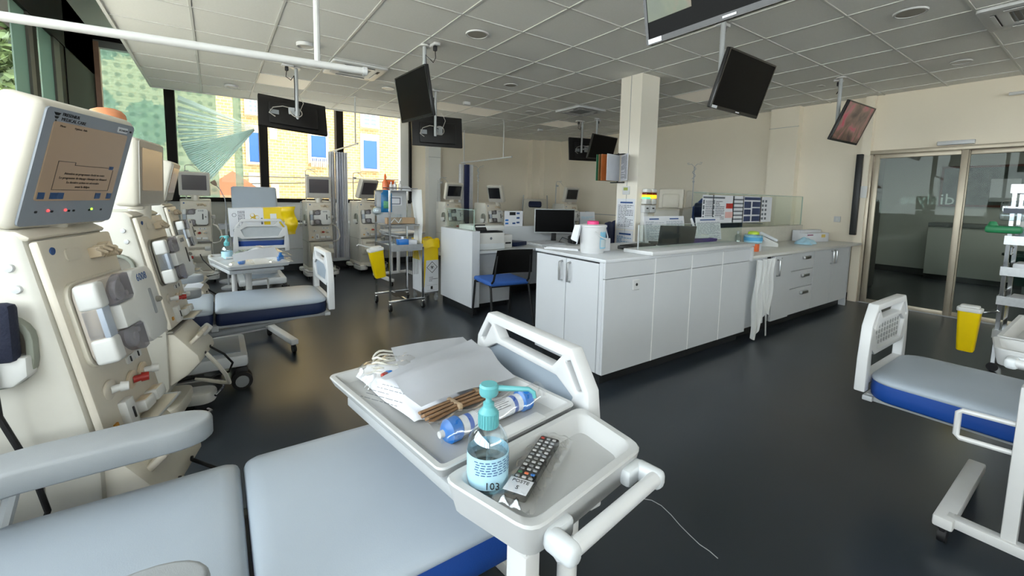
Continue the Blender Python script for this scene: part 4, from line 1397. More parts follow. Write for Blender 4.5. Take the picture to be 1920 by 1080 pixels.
# ---------------------------------------------------------------- desk with upstand
dk = thing('office_desk', 'white office desk with tall end panel and upstand in front of the far machines', 'desk', (2.31, 4.10, 0))
def LD(nm, x0, x1, y0, y1, z0, z1, mat=M_lam, bev=.002):
    q = NB(); bx(q, x0 - 2.31, x1 - 2.31, y0 - 4.10, y1 - 4.10, z0, z1, bev, 1)
    return obj(nm, q, mat, dk)
LD('end_panel', 2.31, 2.41, 4.10, 4.90, .10, .965)
LD('plinth', 2.34, 2.40, 4.14, 4.90, 0, .10, M_kick)
LD('upstand', 2.41, 5.1, 4.88, 4.95, .10, .945)
LD('upstand_plinth', 2.41, 5.1, 4.89, 4.93, 0, .10, M_kick)
LD('desk_top', 2.41, 5.1, 4.15, 4.88, .70, .73, M_lam)
LD('pedestal', 2.42, 2.98, 4.30, 4.86, .08, .69)
LD('pedestal_plinth', 2.44, 2.96, 4.36, 4.84, 0, .08, M_kick)
for z in (.12, .32, .51):
    f_ = LD('drawer_front', 2.425, 2.975, 4.285, 4.30, z, z + .17)
for x in (3.9, 5.06):
    LD('panel_leg', x, x + .03, 4.2, 4.86, 0, .70)
gg = thing('glass_guard', 'clear glass guard on top of the desk end panel beside the printer', 'glass screen', (2.36, 4.45, .965))
b = NB(); bx(b, -.004, .004, -.30, .42, 0, .235); obj('pane', b, M_pane, gg, 0)
b = NB(); bx(b, .06, .46, .45, .458, -.0, .235); obj('pane', b, M_pane, gg, 0)
b = NB(); bx(b, -.005, .005, -.302, -.298, 0, .235); bx(b, -.005, .005, -.3, .42, .233, .237); obj('edge_strip', b, pm('glass_edge', '#9db3a8', .2), gg, 0)

# ---------------------------------------------------------------- chairs
def visitor_chair(name, label, loc, rz, seatm):
    t = thing(name, label, 'chair', loc, rz)
    b = NB(); box(b, (0, -.02, .455), (.46, .44, .05), .022, seg=3); obj('seat', b, seatm, t, 60)
    b = NB(); surf(b, lambda u, v: ((u - .5) * (.46 - .05 * v), .235 + .05 * v - .05 * math.cos((u - .5) * 2.6) + .03, .57 + .25 * v), 14, 8)
    bmesh.ops.solidify(b, geom=b.faces[:], thickness=.032); obj('backrest', b, M_blackm, t, 60)
    for s in (-1, 1):
        b = NB(); tube(b, [(.235 * s, -.25, 0), (.222 * s, -.205, .43), (.215 * s, -.15, .447), (.215 * s, .15, .445), (.222 * s, .20, .435), (.24 * s, .30, 0)], .0125, 8); obj('leg_frame', b, M_blackm, t)
        b = NB(); tube(b, [(.21 * s, .16, .44), (.205 * s, .23, .5), (.20 * s, .262, .6), (.19 * s, .285, .76)], .011, 8); obj('back_post', b, M_blackm, t)
    b = NB(); cyl(b, (-.22, -.17, .425), (.22, -.17, .425), .010, seg=8); obj('cross_tube', b, M_blackm, t)
    b = NB(); cyl(b, (-.22, .17, .425), (.22, .17, .425), .010, seg=8); obj('cross_tube', b, M_blackm, t)
    return t
visitor_chair('visitor_chair', 'black framed stacking chair with blue seat at the desk with the printer', (2.51, 3.80, 0), 173, pm('blue_fabric', '#2f5ca8', .8, bump=.1, bscale=300))
M_ofab = pm('navy_fabric', '#1c2244', .85, bump=.1, bscale=300)
def office_chair(label, loc, rz):
    t = thing('office_chair', label, 'chair', loc, rz)
    b = NB(); box(b, (0, 0, .49), (.48, .46, .08), .035, seg=3); obj('seat', b, M_ofab, t, 60)
    b = NB(); plate(b, rrect(.42, .50, .1, 6, 0, .83), (), .20, .26, 'xz', .02); obj('backrest', b, M_ofab, t, 60)
    b = NB(); cyl(b, (0, 0, .1), (0, 0, .45), .028, seg=12); box(b, (0, .22, .55), (.07, .03, .3), .01); box(b, (0, .12, .43), (.08, .24, .03), .01); obj('column', b, M_dark, t)
    for k in range(5):
        a = 2 * PI * k / 5
        b = NB(); tube(b, [(0, 0, .11), (.27 * math.cos(a), .27 * math.sin(a), .075)], [.025, .016], 8); cyl(b, (.27 * math.cos(a), .27 * math.sin(a) - .02, .028), (.27 * math.cos(a), .27 * math.sin(a) + .02, .028), .028, seg=12); obj('base_arm', b, M_dark, t)
    return t
office_chair('navy office chair behind the counter, its back showing either side of the bucket', (3.72, 3.72, 0), 215)
office_chair('navy office chair between the column and the desk, behind the bucket', (4.35, 4.05, 0), 190)
# ---------------------------------------------------------------- televisions on ceiling poles
M_tvback = pm('tv_back', '#121011', .5, var=.1, scale=5)
M_tvbez = pm('tv_bezel', '#0c0c0e', .25, var=.02)
M_cable = pm('grey_cable', '#b9b4ab', .5)
def screen_picture(kind):
    m = D.materials.new('tv_picture_' + kind); m.use_nodes = True
    nt = m.node_tree; p = nt.nodes['Principled BSDF']
    tc = nt.nodes.new('ShaderNodeTexCoord')
    nz = nt.nodes.new('ShaderNodeTexNoise'); nz.inputs['Scale'].default_value = 5 if kind == 'red' else 2.2; nz.inputs['Detail'].default_value = 6; nz.inputs['Distortion'].default_value = 1.2
    nt.links.new(tc.outputs['Object'], nz.inputs['Vector'])
    rp = nt.nodes.new('ShaderNodeValToRGB')
    st = [(.30, '#3a2a2a'), (.45, '#6e5648'), (.55, '#8a6a5c'), (.62, '#b06a70'), (.7, '#c23c58')] if kind == 'red' else [(.30, '#3d4f1e'), (.42, '#5d7030'), (.5, '#6f7f3c'), (.58, '#8a7234'), (.7, '#a08050')]
    e = rp.color_ramp.elements
    for i, (q, c) in enumerate(st):
        k = e[i] if i < 2 else e.new(q)
        k.position = q; k.color = lin(c) + (1,)
    nt.links.new(nz.outputs['Fac'], rp.inputs[0])
    p.inputs['Base Color'].default_value = (.01, .01, .01, 1)
    p.inputs['Roughness'].default_value = .25
    nt.links.new(rp.outputs[0], p.inputs['Emission Color'])
    p.inputs['Emission Strength'].default_value = .42
    return m
def tv(label, pos, yaw, tilt, screen=None, pole=None, roll=0, coil=False, mount=(.10, .06), logo=False):
    t = thing('ceiling_television', label, 'television', (pos[0], pos[1], 0), yaw, 'televisions hanging from the ceiling')
    RT = Matrix.Translation((0, 0, pos[2])) @ Matrix.Rotation(R(tilt), 4, 'X') @ Matrix.Rotation(R(roll), 4, 'Y')
    b = NB(); plate(b, rrect(.725, .432, .008, 2), (), 0, .028, 'xz', .004); box(b, (0, .04, -.03), (.52, .035, .30), .02); xf(b, RT); sh = obj('cabinet', b, M_tvback, t)
    b = NB(); plate(b, rrect(.725, .432, .008, 2), [rrect(.695, .395, .003, 1, 0, .006)], -.006, .002, 'xz'); xf(b, RT); obj('bezel', b, M_tvbez, t)
    b = NB(); plate(b, rrect(.70, .40, .003, 1, 0, .006), (), -.003, .0, 'xz'); xf(b, RT); obj('screen', b, screen or M_black, t, 0)
    if logo == 2:
        b = NB(); bx(b, -.345, -.13, -.0045, -.0035, -.12, .205); xf(b, RT); obj('picture', b, screen_picture('green'), t, 0)
    if logo:
        b = NB(); bx(b, -.35, -.28, -.0085, -.006, -.212, -.192); bx(b, .0, .055, -.0085, -.006, -.208, -.200); xf(b, RT); k = obj('stickers', b, M_paper, t, 0); k['kind'] = 'stuff'
    b = NB(); bx(b, .16, .25, .055, .0585, -.06, -.0); xf(b, RT); obj('rating_label', b, M_greyp, t, 0)
    Ri = Matrix.Rotation(R(-yaw), 3, 'Z')
    pl = Ri @ (Vector((pole[0], pole[1], 0)) - Vector((pos[0], pos[1], 0))) if pole else Vector((0, .12, 0))
    pl.z = 0
    b = NB(); cyl(b, (pl.x, pl.y, pos[2] - .08), (pl.x, pl.y, ZC - .01), .019, seg=12); pm_ = obj('ceiling_pole', b, M_gmetal, t)
    b = NB(); a = RT @ Vector((0, .055, 0)); cyl(b, (pl.x, pl.y, pos[2] - .02), (a.x, a.y, a.z), .014, seg=8); box(b, (a.x, a.y + .004, a.z), (.12, .02, .12), .004); obj('mount_arm', b, M_gmetal, t)
    b = NB(); lathe(b, [(.05, -.016), (.05, 0), (0, 0)], (pl.x, pl.y, ZC - .004), 14); obj('ceiling_plate', b, M_wmetal, t)
    q = (pl.x + mount[0], pl.y + mount[1])
    b = NB(); bx(b, q[0] - .06, q[0] + .06, q[1] - .03, q[1] + .03, ZC - .028, ZC - .004, .004); s_ = obj('ceiling_socket', b, M_white, t)
    b = NB(); box(b, (q[0] + .01, q[1], ZC - .05), (.035, .035, .05), .008); obj('plug', b, M_dark, s_)
    b = NB(); tube(b, [(q[0] + .01, q[1], ZC - .07), (q[0] + .02, q[1], ZC - .14), (q[0] - .03, q[1], ZC - .17), (pl.x + .024, pl.y, ZC - .10), (pl.x + .024, pl.y + .01, ZC - .2), (pl.x + .022, pl.y, pos[2] + .05), (a.x, a.y + .03, a.z + .02)], .0045, 6); obj('power_cable', b, M_rubber, t)
    if coil:
        b = NB()
        tube(b, [(-.02 + .062 * math.cos(k * .5), .068 + .002 * k / 10, -.0 + .062 * math.sin(k * .5)) for k in range(30)], .005, 6)
        tube(b, [(.0, .07, .05), (.12, .07, .06), (.22, .068, .02), (.26, .066, -.06), (.20, .064, -.10)], .005, 6)
        tube(b, [(-.06, .07, .03), (-.10, .09, .14), (-.05, .1, .24)], .004, 6)
        xf(b, RT); obj('cable_coil', b, M_cable, t)
    return t
tv('ceiling television seen from behind with coiled cable in front of the fanned blind', (.789, 5.719, 2.252), 183.6, 29, None, (.821, 5.648), -4.4, True)
tv('ceiling television with dark screen turned aside, beside the air conditioning cassette', (1.56, 3.93, 2.278), -89.3, 10.6, None, (1.718, 4.028), 2)
tv('ceiling television seen from behind over the supply trolley', (2.628, 5.713, 2.259), 169.3, 7.3, None, (2.55, 5.60), 0, True)
tv('ceiling television seen from behind near the far right corner', (5.92, 6.1, 2.30), 165, 7.4, None, (5.70, 5.98), 0, True)
tv('ceiling television with black screen overlapping another, left of the column', (5.73, 5.47, 2.268), 7.6, 15.9, None, (5.70, 5.60), 0)
tv('ceiling television with a green and brown picture, overhead between counter and couch', (1.63, .98, 2.265), -90, 12, None, (1.80, .98), 0, logo=2)
tv('ceiling television with black screen hanging above the central counter', (3.49, 1.835, 2.267), .6, 17.7, None, (3.37, 1.97), 0, logo=True)
tv('ceiling television showing a red and brown picture near the sliding door', (5.941, 1.863, 2.252), -1.8, 21.4, screen_picture('red'), (5.95, 2.02), 0)

# ---------------------------------------------------------------- ceiling fittings
def cassette(label, x0, x1, y0, y1):
    t = thing('ceiling_cassette', label, 'air conditioner', ((x0 + x1) / 2, (y0 + y1) / 2, ZC))
    w, d_ = (x1 - x0) / 2, (y1 - y0) / 2
    b = NB(); plate(b, rrect(2 * w, 2 * d_, .03, 3), [rrect(1.0 * w, 1.0 * d_, .01, 2)], -.030, -.004, 'xy', .006); obj('cover', b, M_white, t)
    b = NB(); bx(b, -.5 * w, .5 * w, -.5 * d_, .5 * d_, -.022, -.004); g2 = obj('grille', b, pm('grille_grey', '#8f8d86', .6), t, 0)
    b = NB()
    for k in range(9):
        y = -.44 * d_ + k * .11 * d_
        bx(b, -.5 * w, .5 * w, y - .004, y + .004, -.027, -.022)
    o = obj('grille_slats', b, M_greyp, g2, 0); o['kind'] = 'stuff'
    for (cx_, cy_, sx_, sy_) in ((0, .75 * d_, 1.1 * w, .10 * d_), (0, -.75 * d_, 1.1 * w, .10 * d_), (.75 * w, 0, .10 * w, 1.1 * d_), (-.75 * w, 0, .10 * w, 1.1 * d_)):
        b = NB(); bx(b, cx_ - sx_ / 2, cx_ + sx_ / 2, cy_ - sy_ / 2, cy_ + sy_ / 2, -.034, -.0305); k = obj('air_slot', b, M_blackm, t, 0)
        b = NB(); bx(b, cx_ - sx_ / 2, cx_ + sx_ / 2, cy_ - sy_ / 4, cy_ + sy_ / 2, -.040, -.035); obj('flap', b, M_white, k, 0)
cassette('square ceiling air conditioner by the long curtain rail', 1.09, 1.69, 4.99, 5.59)
cassette('square ceiling air conditioner in front of the column', 4.69, 5.29, 4.99, 5.59)
cassette('square ceiling air conditioner above the right-hand couch', 4.69, 5.29, .19, .79)
def ceil_disc(name, label, cat, px_, py_, r, h, mat, grp, ring=True):
    p = at_z(px_, py_, ZC)
    t = thing(name, label, cat, (p.x, p.y, ZC), 0, grp)
    b = NB(); lathe(b, [(r, -.003), (r * .96, -h), (r * .82, -h), (r * .8, -h * .5), (r, -.003)], (0, 0, 0), 28, None, False); obj('rim', b, M_white, t, 40)
    b = NB(); lathe(b, [(r * .83, -h * .75), (r * .5, -h * .85), (0, -h * .9)], (0, 0, 0), 28); obj('face', b, mat, t)
M_spk = pm('speaker_mesh', '#a39f97', .7, var=.15, scale=400)
ceil_disc('ceiling_speaker', 'round ceiling speaker near the turned television', 'speaker', 895, 63, .105, .014, M_spk, 'round ceiling speakers')
ceil_disc('ceiling_speaker', 'round ceiling speaker in the middle of the ceiling over the desk', 'speaker', 958, 159, .09, .012, M_spk, 'round ceiling speakers')
ceil_disc('ceiling_speaker', 'round ceiling speaker above the right-hand couch', 'speaker', 1707, 22, .105, .014, M_spk, 'round ceiling speakers')
ceil_disc('ceiling_downlight', 'proud white downlight beside the rail dropper', 'downlight', 573, 82, .085, .035, M_offw, 'round ceiling downlights')
ceil_disc('ceiling_downlight', 'white downlight near the windows with the fanned blind', 'downlight', 434, 160, .085, .03, M_offw, 'round ceiling downlights')
ceil_disc('ceiling_downlight', 'white downlight beside the edge of the turned television', 'downlight', 728, 165, .085, .012, M_offw, 'round ceiling downlights')
ceil_disc('ceiling_downlight', 'small white downlight beyond the light panels', 'downlight', 994, 209, .085, .012, M_offw, 'round ceiling downlights')
ceil_disc('ceiling_downlight', 'white downlight over the sliding door', 'downlight', 1802, 115, .085, .012, M_tile, 'round ceiling downlights')
for (px_, py_, lb) in ((875, 190, 'boxy white motion detector on the ceiling beyond the turned television'), (1013, 241, 'tiny white detector on the ceiling near the far wall')):
    p = at_z(px_, py_, ZC); b = NB(); box(b, (p.x, p.y, ZC - .03), (.11, .07, .05), .014); o = obj('motion_detector', b, M_white); tag(o, lb, 'detector')
p = at_z(1540, 160, ZC); b = NB(); bx(b, p.x - .05, p.x + .05, p.y - .03, p.y + .03, ZC - .012, ZC - .004, .003); o = obj('emergency_plate', b, M_offw); tag(o, 'small flat plate on the ceiling before the showing television', 'ceiling plate')

# ---------------------------------------------------------------- curtain rails
def rail(label, p0, p1, drops, r=.016, mat=M_wmetal):
    t = thing('curtain_rail', label, 'curtain rail', (p0[0], p0[1], 0), 0, 'white suspended curtain rails')
    o_ = Vector((p0[0], p0[1], 0))
    b = NB(); cyl(b, Vector(p0) - o_, Vector(p1) - o_, r, seg=14); obj('rail', b, mat, t)
    for e in (p0, p1):
        b = NB(); d_ = (Vector(p1) - Vector(p0)).normalized() * .012; cyl(b, Vector(e) - o_ - d_, Vector(e) - o_ + d_, r * 1.2, seg=14); obj('end_cap', b, M_white, t)
    for f in drops:
        q = Vector(p0).lerp(Vector(p1), f) - o_
        b = NB(); cyl(b, (q.x, q.y, p0[2]), (q.x, q.y, ZC - .004), r * .8, seg=10); lathe(b, [(.03, -.012), (.03, 0), (0, 0)], (q.x, q.y, ZC - .004), 12); obj('dropper', b, mat, t)
    return t
rail('long thick white curtain rail crossing above the dialysis machines by the windows', (-1.38, 2.93, 2.08), (.765, 2.69, 2.08), (.88,), .021)
rail('short white curtain rail in front of the blue shuttered window', (1.76, 6.62, 2.1), (1.72, 8.2, 2.1), (.06,), .013)
rail('white curtain rail with dark curtain by the far wall pilaster', (4.53, 8.55, 2.1), (4.53, 6.6, 2.1), (.05, .86), .013)
def curtain(label, x, y, z0, z1, w, mat, mat2):
    t = thing('curtain', label, 'curtain', (x, y, 0))
    for i, (dx, m_) in enumerate(((-.5 * w, mat), (.12 * w, mat2), (.55 * w, mat))):
        b = NB(); surf(b, lambda u, v: (dx + .45 * w * (u - .2) * (1 + .12 * v), .035 * math.sin(u * 16 + v * 1.5 + i), z1 - (z1 - z0) * v), 26, 10); obj('fold', b, m_, t, 80)
    b = NB(); box(b, (0, 0, z1 + .01), (.04, .03, .04), .008); obj('runner', b, M_white, t)
M_cw = pm('white_curtain', '#e6e6e8', .8, var=.04)
M_cn = pm('navy_curtain', '#39406a', .8, var=.06)
curtain('gathered white curtain hanging beside the window machines', 1.70, 7.75, .25, 2.06, .20, M_cw, pm('pale_stripe_curtain', '#cfd2dc', .8))
curtain('gathered navy and white curtain hanging from the far rail', 4.53, 8.42, .5, 2.06, .22, M_cw, M_cn)
p = at_x(1905, 190, 7.3)
b = NB(); cyl(b, (7.28, at_x(1890, 192, 7.28).y, 2.60), (7.28, -.3, 2.60), .018, seg=10); o = obj('wall_rail', b, M_wmetal); tag(o, 'white rail end on the wall above the sliding door', 'rail')
# ---------------------------------------------------------------- far cabinets below the windows
fc_top = NB(); bx(fc_top, .80, 3.30, 8.17, 8.78, .80, .83, .004)
o = obj('worktop', fc_top, M_lam); tag(o, 'white worktop running below the far windows', 'worktop')
for i in range(4):
    x0 = .82 + .615 * i
    t = thing('wall_cabinet', ('low white cabinet below the far windows next to the couch with the yellow box', 'low white cabinet behind the machine with the coiled cable', 'low white cabinet behind the gathered white curtain', 'low white cabinet behind the supply trolley')[i], 'cabinet', (x0, 8.2, 0), 0, 'low cabinets below the far windows')
    b = NB(); bx(b, 0, .61, .018, .57, .12, .80, .002, 1); obj('carcass', b, M_lam, t, 0)
    b = NB(); bx(b, 0, .61, .06, .56, 0, .12); obj('plinth', b, M_kick, t, 0)
    b = NB(); bx(b, .004, .606, 0, .018, .40, .795, .002, 1); k = obj('door', b, M_lam, t)
    b = NB(); bx(b, .004, .606, 0, .018, .125, .394, .002, 1); k2 = obj('drawer', b, M_lam, t)
    b = NB(); bx(b, .1, .5, -.01, .0, .38, .392, .002, 1); obj('handle', b, M_steel, k2)
t = thing('basin_tap', 'small chrome soap and tap set on the worktop below the far windows', 'tap', (1.02, 8.5, .83))
b = NB(); tube(b, [(0, 0, 0), (0, 0, .17), (0, -.03, .2), (0, -.10, .19)], .012, 8); obj('spout', b, M_chrome, t)
b = NB(); lathe(b, [(.05, 0), (.05, .012), (.02, .02), (.018, .05), (0, .05)], (0, 0, 0), 16); obj('tap_base', b, M_chrome, t)
b = NB(); dish(b, .30, .22, .03, .01, .04, 0); xf(b, Matrix.Translation((1.33, 8.45, .83))); o = obj('kidney_tray', b, M_dark); tag(o, 'dark oblong tray lying on the worktop below the far windows', 'tray')

# ---------------------------------------------------------------- gooseneck lamp beside the couch below the window
t = thing('gooseneck_lamp', 'thin gooseneck examination lamp standing beside the corner machine', 'lamp', (.10, 7.08, 0))
b = NB(); cyl(b, (0, 0, .05), (0, 0, .95), .013, seg=10); obj('stand', b, M_gmetal, t)
b = NB(); tube(b, [(0, 0, .94), (.01, 0, 1.1), (-.0, 0, 1.25), (-.05, 0, 1.38), (-.10, 0, 1.44)], .006, 8); obj('gooseneck', b, M_greyp, t)
b = NB(); tube(b, [(-.09, 0, 1.43), (-.115, 0, 1.462), (-.135, 0, 1.487)], [.014, .03, .033], 14); obj('lamp_head', b, pm('lamp_brown', '#8a7767', .5), t)
b = NB(); lathe(b, [(.09, 0), (.09, .02), (.03, .05), (0, .05)], (0, 0, 0), 20); obj('foot', b, M_gmetal, t)
t = thing('utility_stand', 'small steel stand with a basket between the corner machine and the couch', 'stand', (.16, 7.62, 0))
b = NB(); cyl(b, (0, 0, .05), (0, 0, .84), .014, seg=10); lathe(b, [(.17, 0), (.17, .02), (.03, .05), (0, .05)], (0, 0, 0), 16); obj('stem', b, M_gmetal, t)
b = NB(); dish(b, .30, .24, .07, .006, .03, .80); obj('basket', b, M_gmetal, t)
b = NB(); box(b, (.02, 0, .72), (.1, .1, .08), .01); obj('clamp', b, M_dark, t)

# ---------------------------------------------------------------- clinical waste cartons
def biohaz(bm, cx_, cz_, r, y):
    for k in range(3):
        a = R(90 + 120 * k)
        c = (cx_ + .5 * r * math.cos(a), cz_ + .5 * r * math.sin(a))
        pts_o = [(c[0] + .48 * r * math.cos(q * PI / 9), c[1] + .48 * r * math.sin(q * PI / 9)) for q in range(18)]
        pts_i = [(c[0] + .1 * r * math.cos(a) + .34 * r * math.cos(q * PI / 9), c[1] + .1 * r * math.sin(a) + .34 * r * math.sin(q * PI / 9)) for q in range(18)]
        plate(bm, pts_o, [pts_i], y - .0012, y, 'xz')
def carton(label, loc, rot, w, d_, h, upright):
    t = thing('waste_carton', label, 'waste box', loc)
    t.rotation_euler = rot
    b = NB(); bx(b, -w / 2, w / 2, -d_ / 2, d_ / 2, 0, h, .004, 1); obj('box', b, M_yellow, t)
    if upright:
        b = NB(); bx(b, -w / 2 - .002, w / 2 + .002, -d_ / 2 - .002, d_ / 2 + .002, 0, h * .62, .003, 1); s_ = obj('white_sleeve', b, M_paper, t)
        b = NB(); plate(b, [(-w / 2 - .0, h * .1), (-w / 2, h * .62), (-w * .28, h * .62), (-w * .40, h * .1)], (), -d_ / 2 - .0045, -d_ / 2 - .002, 'xz'); obj('yellow_corner', b, M_yellow, s_, 0)
        b = NB(); cx_, cz_, r = .02, h * .48, .075
        plate(b, [(cx_, cz_ + r), (cx_ + r, cz_), (cx_, cz_ - r), (cx_ - r, cz_)], [[(cx_, cz_ + r * .9), (cx_ + r * .9, cz_), (cx_, cz_ - r * .9), (cx_ - r * .9, cz_)]], -d_ / 2 - .0045, -d_ / 2 - .002, 'xz'); obj('hazard_diamond', b, M_inkb, s_, 0)
        b = NB(); biohaz(b, cx_, cz_, .032, -d_ / 2 - .003); o = obj('hazard_sign', b, M_inkb, s_, 0); o['kind'] = 'stuff'
        b = NB(); lines(b, -.02, w * .45, h * .2, h * .3, 3, -d_ / 2 - .004, .3, True, 3); bx(b, -.05, w * .42, -d_ / 2 - .004, -d_ / 2 - .003, h * .03, h * .032); bx(b, -.05, w * .42, -d_ / 2 - .004, -d_ / 2 - .003, h * .13, h * .132); bx(b, .0, .03, -d_ / 2 - .004, -d_ / 2 - .003, h * .05, h * .11); o = obj('print', b, M_inkb, s_, 0); o['kind'] = 'stuff'
        b = NB()
        for k in range(4):
            a = PI / 2 * k
            nx, ny = math.cos(a), math.sin(a)
            surf(b, lambda u, v: ((w / 2 + .006 + .025 * v + .006 * math.sin(u * 11 + v * 6)) * nx - (u - .5) * w * 1.04 * ny, (d_ / 2 + .006 + .02 * v) * ny + (u - .5) * d_ * 1.04 * nx, h * (1.02) - .1 * v + .01 * math.sin(u * 9 + k)), 12, 4)
        obj('bag_collar', b, pm('yellow_bag', '#e6c60f', .3, var=.08), t, 60)
    else:
        b = NB(); bx(b, -w / 2 - .002, w / 2 + .002, -d_ / 2 - .002, d_ / 2 + .002, -.002, h * .62, .003, 1); s_ = obj('white_sleeve', b, M_paper, t)
        b = NB(); biohaz(b, -.06, h * .44, .06, -d_ / 2 - .003); o = obj('hazard_sign', b, pm('print_yellow', '#c9a820', .6), s_, 0); o['kind'] = 'stuff'
        b = NB()
        for (cz_) in (h * .06, ):
            pass
        for (xx) in (-.10, .10):
            lathe(b, [(.024, 0), (.024, .0015), (.019, .0015), (.019, 0)], (xx, -d_ / 2 - .002, h * .09), 18, Matrix.Rotation(R(90), 3, 'X'), False)
        lathe(b, [(.022, 0), (.022, .0015), (.017, .0015), (.017, 0)], (.13, -d_ / 2 - .002, h * .36), 18, Matrix.Rotation(R(90), 3, 'X'), False)
        o = obj('stamp_rings', b, M_ink, s_); o['kind'] = 'stuff'
        b = NB(); lines(b, -.15, .06, h * .15, h * .28, 5, -d_ / 2 - .0035, .45, True, 5); lines(b, -.05, .09, h * .56, h * .6, 1, -d_ / 2 - .0035, .8, True, 6); o = obj('print', b, M_ink, s_, 0); o['kind'] = 'stuff'
        b = NB(); bx(b, -.1, .08, -d_ / 2 - .002, -d_ / 2, h * .74, h * .86); obj('blank_label', b, M_paper, t, 0)
        b = NB(); surf(b, lambda u, v: ((u - .5) * w * 1.05, -d_ / 2 - .012 - .02 * math.sin(v * 3) - .01 * math.sin(u * 12), h * .98 + .16 * v - .02 * math.sin(u * 8)), 12, 6)
        obj('bag_collar', b, pm('yellow_bag', '#e6c60f', .3, var=.08), t, 60)
    return t
# upright carton on a dolly by the desk end
t = carton('tall yellow and white clinical waste carton on a wheeled dolly against the desk end', (2.21, 5.15, .125), (0, 0, R(2)), .22, .30, .66, True)
dl = thing('bin_dolly', 'low steel dolly with casters under the tall waste carton', 'dolly', (2.21, 5.15, 0))
b = NB(); bx(b, -.11, .11, -.15, .15, .105, .124, .003); obj('platform', b, M_steel, dl)
for (x, y) in ((-.09, -.13), (.09, -.13), (-.09, .13), (.09, .13)):
    b = NB(); cyl(b, (x - .012, y, .04), (x + .012, y, .04), .04, seg=16); box(b, (x, y, .085), (.03, .04, .04), .006); obj('caster', b, M_greyp, dl)
# carton lying across the couch below the window
t = carton('white and yellow clinical waste carton lying on its side on the couch below the window', (.10, 6.72, .90), (0, R(90 - 2), 0), .36, .34, .62, False)
t.location = (.13, 6.70, .95)

# ---------------------------------------------------------------- steel supply trolley
tr = thing('supply_trolley', 'chrome supply trolley on four casters with a white back board', 'trolley', (1.81, 5.02, 0))
TW, TD = .20, .26
def TZ(nm, fn, mat, sm=35, par=None):
    b = NB(); fn(b)
    return obj(nm, b, mat, par or tr, sm)
for (x, y) in ((-TW, -TD), (TW, -TD), (-TW, TD), (TW, TD)):
    b = NB(); cyl(b, (x, y, .08), (x, y, .10), .014, seg=10); bx(b, x - .011, x + .011, y - .011, y + .011, .11, 1.40 if y > 0 or x < 0 else .74, .002, 1); obj('post', b, M_chrome, tr)
    b = NB(); cyl(b, (x - .013, y, .042), (x + .013, y, .042), .042, seg=18); k = obj('caster', b, M_rubber, tr)
    b = NB(); box(b, (x, y + .01, .075), (.034, .05, .05), .008); cyl(b, (x - .016, y, .042), (x + .016, y, .042), .025, seg=12); obj('caster_fork', b, M_chrome, k)
for s in (-1, 1):
    b = NB(); bx(b, -TW - .02, TW + .02, TD * s - .012, TD * s + .012, .105, .13, .003); obj('base_rail', b, M_chrome, tr)
b = NB(); bx(b, -.012, .012, -TD, TD, .105, .13, .003); obj('base_rail', b, M_chrome, tr)
b = NB(); bx(b, -.08, .10, -.10, .12, .13, .135); obj('base_plate', b, M_blackm, tr)
b = NB(); bx(b, -TW, TW, -TD, TD, .735, .742); bx(b, -TW, TW, -TD - .004, -TD, .70, .775, .001); bx(b, -TW, TW, TD, TD + .004, .70, .775, .001); bx(b, -TW - .004, -TW, -TD, TD, .70, .775, .001); bx(b, TW, TW + .004, -TD, TD, .70, .775, .001); obj('lower_tray', b, M_steel, tr, 0)
b = NB(); bx(b, -TW, TW, -TD * .6, TD, .985, .992); tube(b, [(-TW, -TD * .6, 1.0), (TW, -TD * .6, 1.0)], .006, 8); obj('middle_shelf', b, M_steel, tr)
b = NB(); bx(b, -TW, TW, -.02, TD, 1.40, 1.408, .001); tube(b, [(-TW, -.02, 1.43), (TW + .03, -.02, 1.43), (TW + .03, TD, 1.43)], .006, 8); obj('top_shelf', b, M_steel, tr)
b = NB(); bx(b, -TW + .012, TW - .012, TD - .012, TD - .006, 1.0, 1.40); obj('back_board', b, pm('board_grey', '#b4b6b8', .4), tr, 0)
b = NB(); bx(b, -.08, .13, TD - .016, TD - .0125, 1.22, 1.335); k = obj('notice_frame', b, M_paper, tr, 0)
b = NB(); plate(b, rrect(.17, .085, .004, 2, .025, 1.275), [rrect(.15, .065, .004, 2, .025, 1.275)], TD - .018, TD - .0165, 'xz'); obj('notice_print', b, M_ink, k, 0)
b = NB()
for k in range(6):
    cyl(b, (.02 + .022 * k, -TD - .01, .69), (.02 + .022 * k, -TD - .012, .42), .0025, seg=5)
o = obj('hook_rods', b, M_chrome, tr); o['kind'] = 'stuff'
def on_tr(nm, label, cat, dx, dy, z, parts, grp=None):
    t = thing(nm, label, cat, (1.81 + dx, 5.02 + dy, z), 0, grp)
    for (n2, fn, mat) in parts:
        b = NB(); fn(b); obj(n2, b, mat, t)
    return t
def bottle_parts(r, h, mat, cap, capm):
    return [('bottle', lambda b: lathe(b, [(r * .9, 0), (r, .006), (r, h * .62), (r * .35, h * .78), (r * .35, h * .86)], (0, 0, 0), 16), mat), ('cap', lambda b: lathe(b, [(r * .42, h * .85), (r * .42, h * .97), (r * .3, h), (0, h)], (0, 0, 0), 12), capm)]
on_tr('spray_bottle', 'orange pump bottle on top of the supply trolley', 'bottle', -.13, .10, 1.409, [('bottle', lambda b: lathe(b, [(.034, 0), (.036, .01), (.036, .09), (.012, .125), (.012, .14)], (0, 0, 0), 16), pm('orange_bottle', '#c9683a', .35)), ('nozzle', lambda b: lathe(b, [(.016, .135), (.016, .155), (.006, .19), (0, .195)], (0, 0, 0), 12), M_orange)])
on_tr('orange_carton', 'small orange carton behind the bottles on the supply trolley', 'box', -.04, .20, 1.409, [('box', lambda b: bx(b, -.05, .05, -.03, .03, 0, .12, .003), M_orange)])
